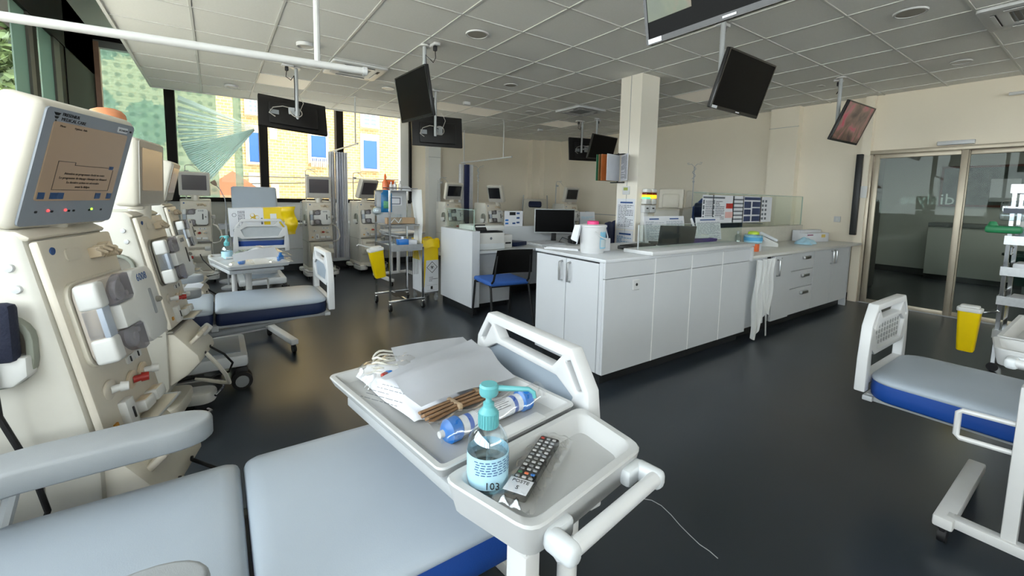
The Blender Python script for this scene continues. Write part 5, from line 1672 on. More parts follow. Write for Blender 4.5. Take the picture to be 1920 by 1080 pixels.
for i, dx in enumerate((-.065, -.02, .04)):
    on_tr('dropper_bottle', ('small clear bottle next to the orange bottle on the trolley top', 'small clear bottle standing between two others on the trolley top', 'small clear bottle next to the gauze pile on the trolley top')[i], 'bottle', dx, .08 - .01 * i, 1.409, bottle_parts(.022, .10 + .006 * i, pm('pale_liquid', '#c9c6c4', .25), 1, M_white), 'small bottles on the trolley top')
on_tr('gauze_pile', 'crumpled pile of wrapped gauze on the trolley top', 'gauze', .12, .12, 1.409, [('bundle', lambda b: lathe(b, [(.08, 0), (.075, .03), (.045, .05), (0, .056)], (0, 0, 0), 14), M_paper)])
def bagsurf(b):
    surf(b, lambda u, v: ((u - .5) * .13 * (1 - .35 * (v < .15) ), -.012 * math.sin(u * PI) * math.sin(v * PI) * 2 - .004, -.26 * v), 10, 12)
    bmesh.ops.solidify(b, geom=b.faces[:], thickness=.012)
on_tr('supply_bag', 'blue plastic bag with green items hanging from the trolley corner', 'bag', -.17, -.06, 1.405, [('bag', bagsurf, pm('blue_bag', '#2f7fb5', .25, var=.15, scale=30)), ('contents', lambda b: box(b, (0, -.018, -.17), (.08, .02, .09), .008), pm('green_packets', '#4f8f6a', .5, var=.25, scale=60))])
on_tr('wrapped_roll', 'clear wrapped white roll on the left end of the trolley', 'roll', -.25, .02, 1.16, [('roll', lambda b: box(b, (0, 0, 0), (.12, .16, .1), .04), M_clear), ('core', lambda b: box(b, (0, 0, 0), (.09, .12, .07), .03), M_paper)])
on_tr('safety_goggles', 'clear safety goggles on the middle shelf of the trolley', 'goggles', -.07, -.08, 1.003, [('lens', lambda b: surf(b, lambda u, v: ((u - .5) * .16, -.03 * math.cos((u - .5) * 2.4), .02 + .10 * v), 10, 4), M_clear), ('strap', lambda b: tube(b, [(-.06, -.02, .02), (-.03, -.05, .07), (.02, -.05, .02), (.06, -.03, .07)], .006, 6), M_white)])
on_tr('cardboard_box', 'long open cardboard box on the middle shelf of the trolley', 'box', .015, .0, 1.003, [('box', lambda b: (bx(b, -.17, .17, -.05, -.046, 0, .075), bx(b, -.17, .17, .046, .05, 0, .075), bx(b, -.17, -.166, -.05, .05, 0, .075), bx(b, .166, .17, -.05, .05, 0, .075), bx(b, -.17, .17, -.05, .05, 0, .004)), pm('cardboard', '#a58a6c', .8, var=.08))])
for dx in (.07, .13):
    on_tr('eye_wash_cup', 'small white cup under the framed notice on the trolley' if dx < .1 else 'small white cup beside the right post of the supply trolley', 'cup', dx, .20, 1.0, [('cup', lambda b: lathe(b, [(.03, 0), (.032, .015), (.012, .05), (.012, .06), (0, .06)], (0, 0, 0), 14), M_white)], 'white cups on the trolley shelf')
on_tr('glove_box', 'blue glove box in the lower tray of the trolley', 'box', .0, -.12, .743, [('box', lambda b: bx(b, -.06, .06, -.05, .05, 0, .085, .003), M_bluep), ('tissue', lambda b: surf(b, lambda u, v: ((u - .5) * .04, .01 * math.sin(u * 6), .085 + .03 * v), 4, 3), M_paper)])
on_tr('tissue_box', 'flat white carton in the lower tray of the trolley', 'box', .12, -.06, .743, [('box', lambda b: bx(b, -.05, .055, -.08, .08, 0, .07, .003), M_paper)])
def crumple(b, sx, sy, sz, seed):
    rd = random.Random(seed)
    ph = [rd.uniform(0, 6) for _ in range(6)]
    surf(b, lambda u, v: ((u - .5) * sx + .01 * math.sin(v * 9 + ph[0]), (v - .5) * sy + .01 * math.sin(u * 8 + ph[1]), sz * math.sin(u * PI) ** .5 * math.sin(v * PI) ** .5 * (.65 + .35 * math.sin(u * 9 + ph[2]) * math.cos(v * 8 + ph[3])) + .003), 16, 12)
    return b
on_tr('plastic_pouches', 'crumpled clear pouches in the lower tray of the trolley', 'pouch', -.13, -.12, .743, [('film', lambda b: crumple(b, .12, .2, .09, 4), M_clear), ('filling', lambda b: crumple(b, .12, .16, .06, 9), M_paper)])
# white plastic sheet hanging on the right of the trolley
b = NB(); surf(b, lambda u, v: (2.035 + .012 * math.sin(v * 7 + u * 4) + .015 * v, 4.86 + .28 * u + .01 * math.sin(v * 11), 1.42 - 1.12 * v * (.8 + .2 * math.sin(u * 5 + 1))), 14, 18)
o = obj('apron_roll', b, M_apron, None, 80); tag(o, 'long white plastic aprons hanging from the right end of the supply trolley', 'aprons')
# sharps bins
def sharps(label, loc, rz, s=1.0, handle=True, k_=1.0):
    t = thing('sharps_bin', label, 'sharps bin', loc, rz)
    b = NB()
    lv = [(.055, .045, 0), (.06, .05, .01), (.078, .062, .31), (.080, .064, .315)]
    prev = None
    for (w_, d_, z) in lv:
        vs = [b.verts.new((x * s * k_, y * s * k_, z * s)) for x, y in rrect(2 * w_, 2 * d_, .022, 4)]
        if prev:
            n = len(vs)
            for k in range(n):
                b.faces.new((prev[k], prev[(k + 1) % n], vs[(k + 1) % n], vs[k]))
        else:
            b.faces.new(vs[::-1])
        prev = vs
    b.faces.new(prev)
    obj('bin_body', b, M_yellow, t)
    b = NB(); plate(b, [(x * s * k_, y * s * k_) for x, y in rrect(.172, .138, .026, 4)], (), .312 * s, .345 * s, 'xy', .006); plate(b, [(x * s * k_, y * s * k_) for x, y in rrect(.13, .10, .02, 4)], (), .345 * s, .362 * s, 'xy', .005); l_ = obj('bin_lid', b, M_offw, t)
    if handle:
        b = NB(); tube(b, [(-.05 * s, -.02, .36 * s), (-.12 * s, -.03, .40 * s), (-.18 * s, -.03, .43 * s), (-.20 * s, -.03, .42 * s)], .008, 8); obj('lid_lever', b, M_offw, l_)
    return t
sb = sharps('yellow sharps bin with white lid hanging tilted on the supply trolley', (1.53, 4.86, .40), 0)
sb.rotation_euler = (0, R(-10), 0)
# ---------------------------------------------------------------- peach coloured examination lamp on an arm from the window wall
p = at_y(200, 214, 4.1)
t = thing('examination_lamp', 'peach coloured dome lamp on a wall arm behind the first machine screen', 'lamp', (p.x, 4.1, 0))
b = NB(); lathe(b, [(.105, 0), (.10, .03), (.08, .055), (.045, .07), (0, .075)], (0, 0, p.z - .03), 24, Matrix.Rotation(R(12), 3, 'X')); obj('shade', b, pm('peach_shade', '#d98e63', .5), t)
b = NB(); tube(b, [(0, 0, p.z - .02), (-.15, .1, p.z - .1), (XL + .01 - p.x, .1, p.z - .15)], .012, 8); obj('arm', b, M_gmetal, t)
# ---------------------------------------------------------------- things on the near overbed table
def quad_sheet(name, label, cat, pxs, zs, bulge, mat, n=14, grp=None, th=.0006):
    """sheet laid over a pile: four corners (tl, tr, br, bl) with their own heights"""
    c = [at_z(x, y, z) for (x, y), z in zip(pxs, zs)]
    o0 = (c[0] + c[1] + c[2] + c[3]) / 4
    o0.z = min(zs)
    def fn(u, v):
        p = (c[0] * (1 - u) + c[1] * u) * (1 - v) + (c[3] * (1 - u) + c[2] * u) * v
        return p - o0 + Vector((0, 0, bulge(u, v)))
    b = NB(); surf(b, fn, n, n)
    bmesh.ops.solidify(b, geom=b.faces[:], thickness=th)
    o = obj(name, b, mat, None, 60)
    o.location = o0
    return tag(o, label, cat, grp)
TZ0 = .779
# paper pouches under the sheets
quad_sheet('paper_sheet', 'flat white paper sheet under the folded one, at the back of the near tray', 'paper', [(733, 652), (868, 632), (930, 690), (765, 730)], (.832, .822, .81, .822), lambda u, v: .004 * math.sin(u * 3), M_paper)
quad_sheet('paper_sheet', 'creased white paper sheet on top of the supplies in the near tray', 'paper', [(713, 708), (884, 633), (967, 703), (790, 763)], (.838, .846, .818, .842), lambda u, v: .022 * math.exp(-((v - .35 - .1 * u) / .16) ** 2) + .006 * math.sin(u * 5), M_paper)
t = thing('dressing_pack', 'white paper dressing pack with clear wrapping in the near tray', 'medical pack', at_z(722, 745, TZ0))
def packf(w, l, h, sd):
    return lambda u, v: ((u - .5) * w, (v - .5) * l, .004 + h * (math.sin(u * PI) ** .4) * (math.sin(v * PI) ** .4) + .004 * math.sin(u * 14 + v * 9 + sd))
b = NB(); surf(b, packf(.17, .40, .034, 1), 16, 20); xf(b, Matrix.Translation((.07, .03, 0)) @ Matrix.Rotation(R(8), 4, 'Z')); obj('paper_pouch', b, M_paper, t, 60)
b = NB(); lines(b, -.06, .06, -.1, .0, 5, 0, .12, True, 8); xf(b, Matrix.Translation((.03, -.05, .042)) @ Matrix.Rotation(R(-60), 4, 'Z') @ Matrix.Rotation(R(-90), 4, 'X')); o = obj('print', b, M_ink, t, 0); o['kind'] = 'stuff'
t = thing('tubing_set', 'clear wrapped loops of tubing with blue and red clamps in the near tray', 'tubing', at_z(722, 708, TZ0))
for k in range(4):
    b = NB(); tube(b, [(.08 * math.cos(a * PI / 12) * (1 - .08 * k), .055 * math.sin(a * PI / 12) * (1 - .1 * k) + .02 * k, .03 + .007 * k + .006 * math.sin(a)) for a in range(24)], .0035, 6, True); xf(b, Matrix.Translation((.045, .01, -.008))); obj('tube_loop', b, pm('milky_tube', '#dcdad0', .25, alpha=.75), t)
b = NB(); box(b, (-.02, -.055, .035), (.022, .012, .010), .003, Matrix.Rotation(R(30), 3, 'Z')); obj('clamp', b, M_red, t)
b = NB(); box(b, (-.005, -.05, .037), (.02, .012, .008), .003, Matrix.Rotation(R(-20), 3, 'Z')); obj('clamp', b, M_bluep, t)
b = NB(); lathe(b, [(.010, 0), (.010, .008), (0, .008)], (.0, -.075, .03), 12); obj('cap', b, M_bluep, t)
b = NB(); surf(b, lambda u, v: ((u - .5) * .22 + .035, (v - .5) * .18, .010 + .045 * math.sin(u * PI) ** .5 * math.sin(v * PI) ** .5 + .008 * math.sin(u * 17 + v * 5) * math.cos(v * 13)), 22, 18); obj('clear_bag', b, M_film, t, 50)
# bundle of brown fibres
p0, p1 = at_z(795, 785, .79), at_z(935, 728, .79)
t = thing('brown_bundle', 'bundle of brown bloodline tubes lying under the paper beside the dialyser', 'tubing', (p0 + p1) / 2)
for k in range(9):
    d_ = (p1 - p0) / 2
    n_ = Vector((-d_.y, d_.x, 0)).normalized()
    o_ = n_ * (.006 * (k - 4)) + Vector((0, 0, .004 * ((k * 5) % 3)))
    b = NB(); tube(b, [-d_ + o_, -d_ * .3 + o_ * .8 + Vector((0, 0, .004)), d_ * .4 + o_ + Vector((0, 0, .002)), d_ + o_ * .6], .0042, 6); obj('tube', b, pm('brown_tube', '#8a6a4c', .4, var=.2, scale=40), t)
for f in (-.25, .45):
    b = NB(); box(b, d_ * f + Vector((0, 0, .006)), (.012, .058, .018), .003, Matrix.Rotation(math.atan2(d_.y, d_.x), 3, 'Z')); obj('paper_band', b, pm('band_tan', '#c2a888', .6), t)
# dialyser cartridge
q0, q1 = at_z(833, 812, .80), at_z(992, 745, .80)
t = thing('dialyser', 'blue ended dialyser cartridge sealed in a clear bag in the near tray', 'dialyser', (q0 + q1) / 2 - Vector((0, 0, 0)))
L_ = (q1 - q0).length / 2
RD = Matrix.Rotation(math.atan2((q1 - q0).y, (q1 - q0).x), 4, 'Z') @ Matrix.Rotation(R(90), 4, 'Y')
def dia(nm, prof, mat, par=None):
    b = NB(); lathe(b, prof, (0, 0, 0), 24); xf(b, RD); return obj(nm, b, mat, par or t)
r0 = .0225
dia('body', [(r0, -L_ * .72), (r0, L_ * .72)], pm('dialyser_white', '#d9dde2', .3))
for s in (-1, 1):
    b = NB(); lathe(b, [(r0 * 1.02, L_ * .70), (r0 * 1.25, L_ * .74), (r0 * 1.25, L_ * .93), (r0 * .9, L_ * .99), (r0 * .5, L_ * 1.02), (0, L_ * 1.02)], (0, 0, 0), 24)
    if s < 0: xf(b, Matrix.Rotation(PI, 4, 'X'))
    xf(b, RD); k = obj('end_cap', b, M_bluep, t)
    b = NB(); cyl(b, (0, 0, L_ * 1.0), (0, 0, L_ * 1.1), .009, .008, 12)
    if s < 0: xf(b, Matrix.Rotation(PI, 4, 'X'))
    xf(b, RD); obj('port', b, M_white, k)
    b = NB(); lathe(b, [(r0 * 1.012, .0), (r0 * 1.012, L_ * .09)], (0, 0, L_ * .48), 24, None, False)
    if s < 0: xf(b, Matrix.Rotation(PI, 4, 'X'))
    xf(b, RD); obj('blue_band', b, pm('label_blue', '#3a5fae', .4), t)
b = NB(); lathe(b, [(r0 * 1.01, -L_ * .4), (r0 * 1.01, L_ * .44)], (0, 0, 0), 24, None, False); xf(b, RD); lb_ = obj('label_wrap', b, M_paper, t)
b = NB()
for k in range(7):
    a = R(150 + 14 * k)
    for (z0_, z1_) in ((-L_ * .36, -L_ * .05 + .006 * (k % 3)), (.0, L_ * .38 - .008 * (k % 2))):
        n2 = [b.verts.new((r0 * 1.018 * math.cos(q), r0 * 1.018 * math.sin(q), zz)) for (q, zz) in ((a, z0_), (a + .07, z0_), (a + .07, z1_), (a, z1_))]
        b.faces.new(n2)
xf(b, RD); o = obj('print', b, M_ink, lb_, 0); o['kind'] = 'stuff'
b = NB(); cyl(b, (-.0, .0, .0), (-.012, .0, .0), .01); b.free()
b = NB(); surf(b, lambda u, v: ((u - .5) * L_ * 2.5, .040 * math.cos(v * PI) , .0 + .030 * math.sin(v * PI) - .0 + .005 * math.sin(u * 23 + v * 7)), 30, 12)
surf(b, lambda u, v: ((u - .5) * L_ * 2.5, .040 * math.cos(v * PI), -.024), 4, 8)
xf(b, Matrix.Rotation(math.atan2((q1 - q0).y, (q1 - q0).x), 4, 'Z')); obj('clear_bag', b, M_film, t, 40)
# pump bottle
pb = at_z(914, 905, .772)
t = thing('pump_bottle', 'clear hand gel bottle with turquoise pump in the small tray of the near table', 'bottle', pb, 0)
b = NB(); lathe(b, [(.036, 0), (.040, .006), (.041, .02), (.041, .078), (.038, .098), (.028, .114), (.017, .122), (.015, .128)], (0, 0, 0), 28); obj('bottle', b, M_clear, t)
b = NB(); lathe(b, [(.0395, .003), (.0395, .06), (0, .06)], (0, 0, 0), 28); obj('gel', b, glassy('gel', '#dfeef2', .75, .05, '#dff0f4'), t)
b = NB(); lathe(b, [(.0416, .012), (.0416, .074)], (0, 0, 0), 28, None, False); lbl = obj('label', b, pm('label_paleblue', '#a8cfe0', .5), t)
b = NB()
for k in range(6):
    for j in range(9):
        a = R(200 + 16 * j + (k * 5) % 7)
        z0_ = .066 - .005 * k
        b.faces.new([b.verts.new((.0421 * math.cos(q), .0421 * math.sin(q), zz)) for (q, zz) in ((a, z0_), (a + .2, z0_), (a + .2, z0_ + .0018), (a, z0_ + .0018))])
o = obj('print', b, M_inkblue, lbl, 0); o['kind'] = 'stuff'
vdir = math.degrees(math.atan2(-pb.x, pb.y))
text('103', .02, M_inkb, Matrix.Rotation(R(vdir), 4, 'Z') @ face_y(-.006, -.0435, .016), lbl)
b = NB(); cyl(b, (0, 0, .01), (0, 0, .125), .004, seg=8); obj('dip_tube', b, M_clear, t)
b = NB(); lathe(b, [(.019, .120), (.0195, .150), (.015, .155), (.011, .160), (.011, .168), (.006, .170), (.006, .186)], (0, 0, 0), 24); c_ = obj('pump_collar', b, M_teal, t)
b = NB(); lathe(b, [(.017, .184), (.019, .188), (.019, .202), (.016, .206), (0, .206)], (0, 0, 0), 24)
tube(b, [(.012, 0, .197), (.05, -.004, .196), (.078, -.006, .195), (.088, -.007, .188), (.090, -.007, .178)], [.006, .005, .0045, .0045, .004], 10)
xf(b, Matrix.Rotation(R(-28), 4, 'Z')); obj('pump_head', b, M_teal, t)
b = NB()
for k in range(22):
    a = 2 * PI * k / 22
    box(b, (.0195 * math.cos(a), .0195 * math.sin(a), .135), (.0022, .0022, .026), 0, Matrix.Rotation(a, 3, 'Z'))
o = obj('collar_ribs', b, M_teal, c_); o['kind'] = 'stuff'
# remote control in a bag
ra, rb = at_z(964, 941, .775), at_z(1032, 833, .775)
d_ = rb - ra
t = thing('remote_control', 'black television remote in a clear bag with a white station label', 'remote control', (ra + rb) / 2, math.degrees(math.atan2(d_.y, d_.x)) - 90)
LR = d_.length / 2
b = NB(); bx(b, -.023, .023, -LR, LR, .001, .019, .006); rc = obj('case', b, M_dark, t)
cc = [M_red, M_dark, M_dark]
for r_ in range(12):
    for c_ in range(3):
        x, y = (c_ - 1) * .0135, LR * .86 - r_ * LR * .128
        m_ = M_greyp
        if r_ == 0 and c_ == 0: m_ = M_red
        elif r_ == 10: m_ = (M_green, M_orange, M_bluep)[c_]
        elif (r_ + c_) % 2: m_ = M_greyp
        else: m_ = M_white
        b = NB(); bx(b, x - .0042, x + .0042, y - .0028, y + .0028, .0185, .0215, .001, 1); obj('button', b, m_, rc)
b = NB(); bx(b, -.0235, .0235, -LR - .001, -LR * .62, .0195, .0206); k = obj('station_label', b, M_paper, t)
text('POSTE', .012, M_inkb, Matrix.Translation((0, -LR * .74, .0208)), k, align='CENTER')
text('5', .014, M_inkb, Matrix.Translation((0, -LR * .92, .0208)), k, align='CENTER')
b = NB(); surf(b, lambda u, v: ((u - .5) * .085 + .006, (v - .5) * LR * 2.5, .010 + .020 * math.sin(u * PI) ** .4 * math.sin(v * PI) ** .3 + .004 * math.sin(v * 31 + u * 9) * math.cos(u * 11)), 18, 30); obj('clear_bag', b, M_film, t, 40)
# thin thread on the handle and one on the floor
b = NB(); a0 = at_z(1048, 965, .78); tube(b, [a0, at_z(1075, 920, .76), at_z(1090, 905, .73), at_z(1065, 935, .72), at_z(1020, 960, .69), at_z(985, 955, .70), at_z(955, 972, .70), at_z(990, 985, .69), at_z(1015, 990, .68)], .0009, 5); o = obj('nylon_thread', b, M_clear); tag(o, 'thin clear thread tied round the handle bracket of the near table', 'thread')
b = NB(); tube(b, [at_z(x, y, .003) for x, y in ((1205, 935), (1222, 938), (1240, 948), (1258, 965), (1275, 985), (1294, 1004), (1312, 1021), (1330, 1033), (1346, 1047))], .0016, 5); o = obj('floor_thread', b, pm('thread_white', '#b9bdc0', .5)); tag(o, 'thin white thread lying on the dark floor near the table', 'thread')
# pouch of dark cloth in the scoop of the first machine: blood pressure cuff
mm = [o for o in COL.objects if o.name == 'dialysis_machine'][0]
t = thing('pressure_cuff', 'folded navy blood pressure cuff tucked in the scoop of the machine with the lit screen', 'cuff', mm.location, 76)
b = NB(); box(b, (-.222, -.14, .985), (.04, .115, .15), .016); obj('cuff', b, pm('cuff_navy', '#141a30', .8, bump=.3, bscale=120), t)
b = NB(); tube(b, [(-.235, -.15, .92), (-.24, -.16, .78), (-.22, -.20, .62), (-.215, -.22, .50), (-.23, -.20, .43), (-.26, -.15, .40)], .007, 8); obj('air_tube', b, M_rubber, t)

# ---------------------------------------------------------------- supplies on the table by the navy couch
def on_b(nm, label, cat, parts, loc, rz=0):
    t = thing(nm, label, cat, loc, rz)
    for (n2, fn, mat) in parts:
        b = NB(); fn(b); obj(n2, b, mat, t, 60)
    return t
for (px_, py_, lb) in ((447, 492, 'blue capped wrapped dialyser end on the table by the navy couch, nearer its small tray'), (520, 487, 'blue capped wrapped dialyser end at the free corner of the table by the navy couch')):
    p = at_z(px_ + 6, py_ + 3, .78)
    on_b('wrapped_dialyser', lb, 'dialyser', [('end_cap', lambda b: lathe(b, [(.02, 0), (.026, .01), (.026, .045), (.012, .055), (.010, .075), (0, .075)], (0, 0, 0), 16), M_bluep), ('clear_bag', lambda b: crumple(b, .16, .14, .05, 3), M_film)], p)
p = at_z(490, 478, .79)
on_b('supply_heap', 'heap of clear wrapped tubing and pouches on the table by the navy couch', 'medical pack', [('pouches', lambda b: crumple(b, .34, .30, .075, 12), M_paper), ('clear_bag', lambda b: crumple(b, .40, .36, .095, 21), M_film)], (p.x, p.y + .05, .78), 12)
quad_sheet('paper_sheet', 'white paper sheet standing askew on the heap of supplies by the navy couch', 'paper', [(435, 478), (515, 461), (522, 480), (440, 492)], (.88, .90, .85, .84), lambda u, v: .006 * math.sin(u * 4), M_paper)
src = [o for o in COL.objects if o.name == 'pump_bottle'][0]
c = dup(src, at_z(426, 481, .80) - Vector((0, 0, .028)), 150, 'clear hand gel bottle with turquoise pump on the table by the navy couch')
# leaflets on the second machine tray
quad_sheet('leaflet', 'folded white leaflet on the lower tray of the second machine', 'leaflet', [(358, 525), (382, 533), (372, 548), (345, 540)], (.62, .62, .60, .60), lambda u, v: 0, M_paper)
# ---------------------------------------------------------------- on the central counter
ZT = CT + .025
def put(nm, label, cat, loc, rz, parts, grp=None):
    t = thing(nm, label, cat, loc, rz, grp)
    made = {}
    for q in parts:
        n2, fn, mat = q[:3]
        b = NB(); fn(b)
        made[n2] = obj(n2, b, mat, made[q[3]] if len(q) > 3 else t, 40)
    return t
p = at_z(1103, 470, ZT)
put('wipes_bucket', 'white wipes bucket with a pink lid knob on the end of the central counter', 'bucket', (2.40, 2.36, ZT), -25, [
    ('bucket', lambda b: lathe(b, [(.085, 0), (.09, .006), (.103, .20), (.108, .203), (.108, .215), (.10, .22), (.0, .222)], (0, 0, 0), 28), M_white),
    ('pink_cap', lambda b: lathe(b, [(.045, .221), (.045, .243), (.038, .248), (0, .248)], (0, 0, 0), 20), pm('pink_plastic', '#d83a78', .4)),
    ('label', lambda b: surf(b, lambda u, v: (.1005 * math.sin(.25 + .9 * u), -.1005 * math.cos(.25 + .9 * u), .04 + .145 * v), 8, 3), pm('label_blue_pale', '#7db7d2', .5)),
    ('label_text_block', lambda b: surf(b, lambda u, v: (.1025 * math.sin(.3 + .8 * u), -.1025 * math.cos(.3 + .8 * u), .05 + .06 * v), 8, 3), pm('label_grey', '#b9c4c8', .5), 'label'),
    ('carry_strap', lambda b: tube(b, [(.105, 0, .19), (.10, -.06, .13), (.09, -.085, .11), (.03, -.105, .13), (-.02, -.107, .17)], .005, 6), M_white),
    ('cloth', lambda b: surf(b, lambda u, v: (-.12 - .03 * v + .02 * math.sin(u * 7), -.05 + .10 * u, .215 - .15 * v * (1 - .4 * u)), 10, 8), M_paper)])
put('white_carton', 'small plain white carton beside the wipes bucket', 'box', (2.56, 2.42, ZT), 8, [('box', lambda b: bx(b, -.06, .06, -.05, .05, 0, .10, .003), M_paper), ('flap', lambda b: bx(b, -.058, .058, -.048, .048, .1, .102), M_lamg)])
b = NB(); bx(b, -.11, .11, -.15, .15, 0, .006); bx(b, -.09, .12, -.14, .14, .0065, .012); o = obj('paper_stack', b, M_paper); o.location = (2.40, 2.66, ZT); o.rotation_euler.z = R(25); tag(o, 'loose stack of white papers at the back of the counter behind the bucket', 'papers')
# laptop turned sideways: black lid
put('laptop', 'open black laptop on the counter behind the glass guard', 'laptop', (3.56, 2.47, ZT), -32, [
    ('base', lambda b: bx(b, -.17, .17, -.12, .12, 0, .018, .004), M_dark),
    ('lid', lambda b: xf(bx(b, -.17, .17, -.006, .006, 0, .175, .004), Matrix.Translation((0, -.115, .018)) @ Matrix.Rotation(R(14), 4, 'X')), M_blackm)])
put('card_terminal', 'flat black keyboard lying on the counter beside the laptop', 'keyboard', (3.0, 2.41, ZT), 8, [('case', lambda b: bx(b, -.20, .20, -.07, .07, 0, .028, .006), M_dark), ('keys', lambda b: bx(b, -.18, .18, -.05, .06, .028, .032, .001), M_blackm)])
def stand_sheet(label, x0, x1, y, h, cols, seed):
    t = thing('planning_board', label, 'planning board', ((x0 + x1) / 2, y, ZT), 0)
    w = (x1 - x0) / 2
    M4 = Matrix.Rotation(R(-8), 4, 'X')
    b = NB(); xf(bx(b, -w, w, 0, .004, 0, h), M4); obj('board', b, M_paper, t, 0)
    b = NB()
    for k in range(cols):
        lines(b, -w + .02 + k * 2 * w / cols, -w + (k + 1) * 2 * w / cols - .02, .02, h - .05, 16, -.0015, .45, True, seed + k)
    xf(b, M4); o = obj('table_print', b, pm('print_lightgrey', '#8e97a3', .7), t, 0); o['kind'] = 'stuff'
    b = NB()
    for k in range(cols):
        bx(b, -w + .08 + k * 2 * w / cols, -w + (k + 1) * 2 * w / cols - .1, -.003, -.001, h - .035, h - .022)
    xf(b, M4); o = obj('heading', b, M_inkblue, t, 0); o['kind'] = 'stuff'
    b = NB(); bx(b, -w, w, .0, .10, 0, .006); bx(b, -.02, .02, .02, .10, 0, .1); obj('stand_foot', b, M_clear, t, 0)
stand_sheet('double white planning sheet standing behind the laptop', 3.46, 4.12, 2.68, .26, 2, 3)
stand_sheet('single white planning sheet standing near the counter end', 4.13, 4.60, 2.55, .25, 1, 9)
put('pen_tray', 'purple desk tray on the counter under the planning sheets', 'tray', (3.95, 2.42, ZT), -10, [('tray', lambda b: dish(b, .36, .16, .05, .006, .02), pm('purple_plastic', '#3b2468', .4))])
put('cordless_handset', 'white handset lying across the purple tray with its long aerial', 'phone', (3.93, 2.40, ZT + .052), -12, [('body', lambda b: box(b, (0, 0, .015), (.20, .06, .03), .012), M_white), ('earpiece', lambda b: box(b, (.07, 0, .03), (.06, .055, .02), .008), M_offw), ('aerial', lambda b: xf(bx(b, -.012, .012, -.006, .006, 0, .19, .004), Matrix.Translation((-.04, 0, .03)) @ Matrix.Rotation(R(-28), 4, 'Y')), M_white)])
# ---------------------------------------------------------------- on the long worktop
put('wipes_tub', 'round tub with a bright green lid and blue label on the long worktop', 'tub', (5.14, 2.47, .83), 0, [
    ('tub', lambda b: lathe(b, [(.085, 0), (.09, .01), (.097, .10), (.1, .145), (.09, .15), (0, .152)], (0, 0, 0), 24), M_clear),
    ('blue_label', lambda b: lathe(b, [(.094, .055), (.099, .135)], (0, 0, 0), 24, None, False), M_skyblue),
    ('label_stripe', lambda b: lathe(b, [(.097, .075), (.0985, .115)], (0, 0, 0), 24, None, False), pm('label_midblue', '#4f9fce', .5), 'blue_label'),
    ('lid', lambda b: lathe(b, [(.06, .15), (.055, .175), (.03, .185), (0, .185)], (0, 0, 0), 20), pm('lime_plastic', '#b7d438', .4)),
    ('carry_strap', lambda b: tube(b, [(.1, 0, .13), (.13, -.04, .10), (.12, -.08, .06), (.05, -.11, .07)], .004, 6), M_white)])
put('small_flask', 'small clear flask between the planning sheet and the green lidded tub', 'bottle', (4.93, 2.54, .83), 0, [('flask', lambda b: lathe(b, [(.03, 0), (.03, .13), (.012, .155), (.012, .165)], (0, 0, 0), 14), M_clear), ('cap', lambda b: lathe(b, [(.015, .163), (.015, .188), (0, .188)], (0, 0, 0), 12), M_white)])
put('orange_tape_box', 'open orange and white box at the corner of the long worktop', 'box', (4.72, 2.25, .83), 10, [('box', lambda b: bx(b, -.07, .07, -.05, .05, 0, .08, .003), M_paper), ('orange_side', lambda b: bx(b, -.073, -.02, -.053, -.0505, 0, .08), M_orange), ('orange_end', lambda b: bx(b, -.0735, -.0705, -.05, .05, 0, .08), M_orange)])
put('desk_phone', 'grey white desk telephone propped on the long worktop', 'phone', (5.45, 2.44, .83), 25, [
    ('base', lambda b: plate(b, [(-.10, 0), (.10, 0), (.10, .14), (-.10, .04)], (), -.09, .09, 'yz', .006), M_offw),
    ('handset', lambda b: xf(box(b, (0, 0, .0), (.05, .21, .035), .015), Matrix.Translation((-.06, .0, .115)) @ Matrix.Rotation(R(26), 4, 'X')), M_lamg),
    ('keypad', lambda b: xf(bx(b, -.03, .06, -.05, .05, -.003, .002), Matrix.Translation((.02, -.01, .088)) @ Matrix.Rotation(R(26), 4, 'X')), M_greyp)])
put('mask_packet', 'crumpled pale blue packet of masks on the long worktop', 'packet', (6.22, 2.34, .83), 10, [('film', lambda b: crumple(b, .34, .2, .09, 6), pm('mask_blue', '#a9d3e8', .35, var=.08, scale=30)), ('mask_edge', lambda b: xf(crumple(b, .2, .16, .05, 2), Matrix.Translation((.1, .02, .02))), M_skyblue)])
put('glove_carton', 'long white glove box with a yellow label on the long worktop', 'box', (6.73, 2.44, .83), -8, [('box', lambda b: bx(b, -.26, .26, -.06, .06, 0, .12, .003), M_paper), ('yellow_label', lambda b: bx(b, .08, .17, -.062, -.06, .06, .10), pm('label_yellow', '#d9c06a', .6)), ('brand_stripe', lambda b: bx(b, -.25, -.12, -.062, -.06, .09, .105), pm('stripe_magenta', '#8a4a6a', .6))])
put('glove_carton', 'long white box with a green end behind the yellow labelled one', 'box', (6.86, 2.57, .83), -5, [('box', lambda b: bx(b, -.28, .28, -.05, .05, 0, .15, .003), M_paper), ('green_end', lambda b: bx(b, .18, .25, -.053, -.05, .02, .10), M_green)])

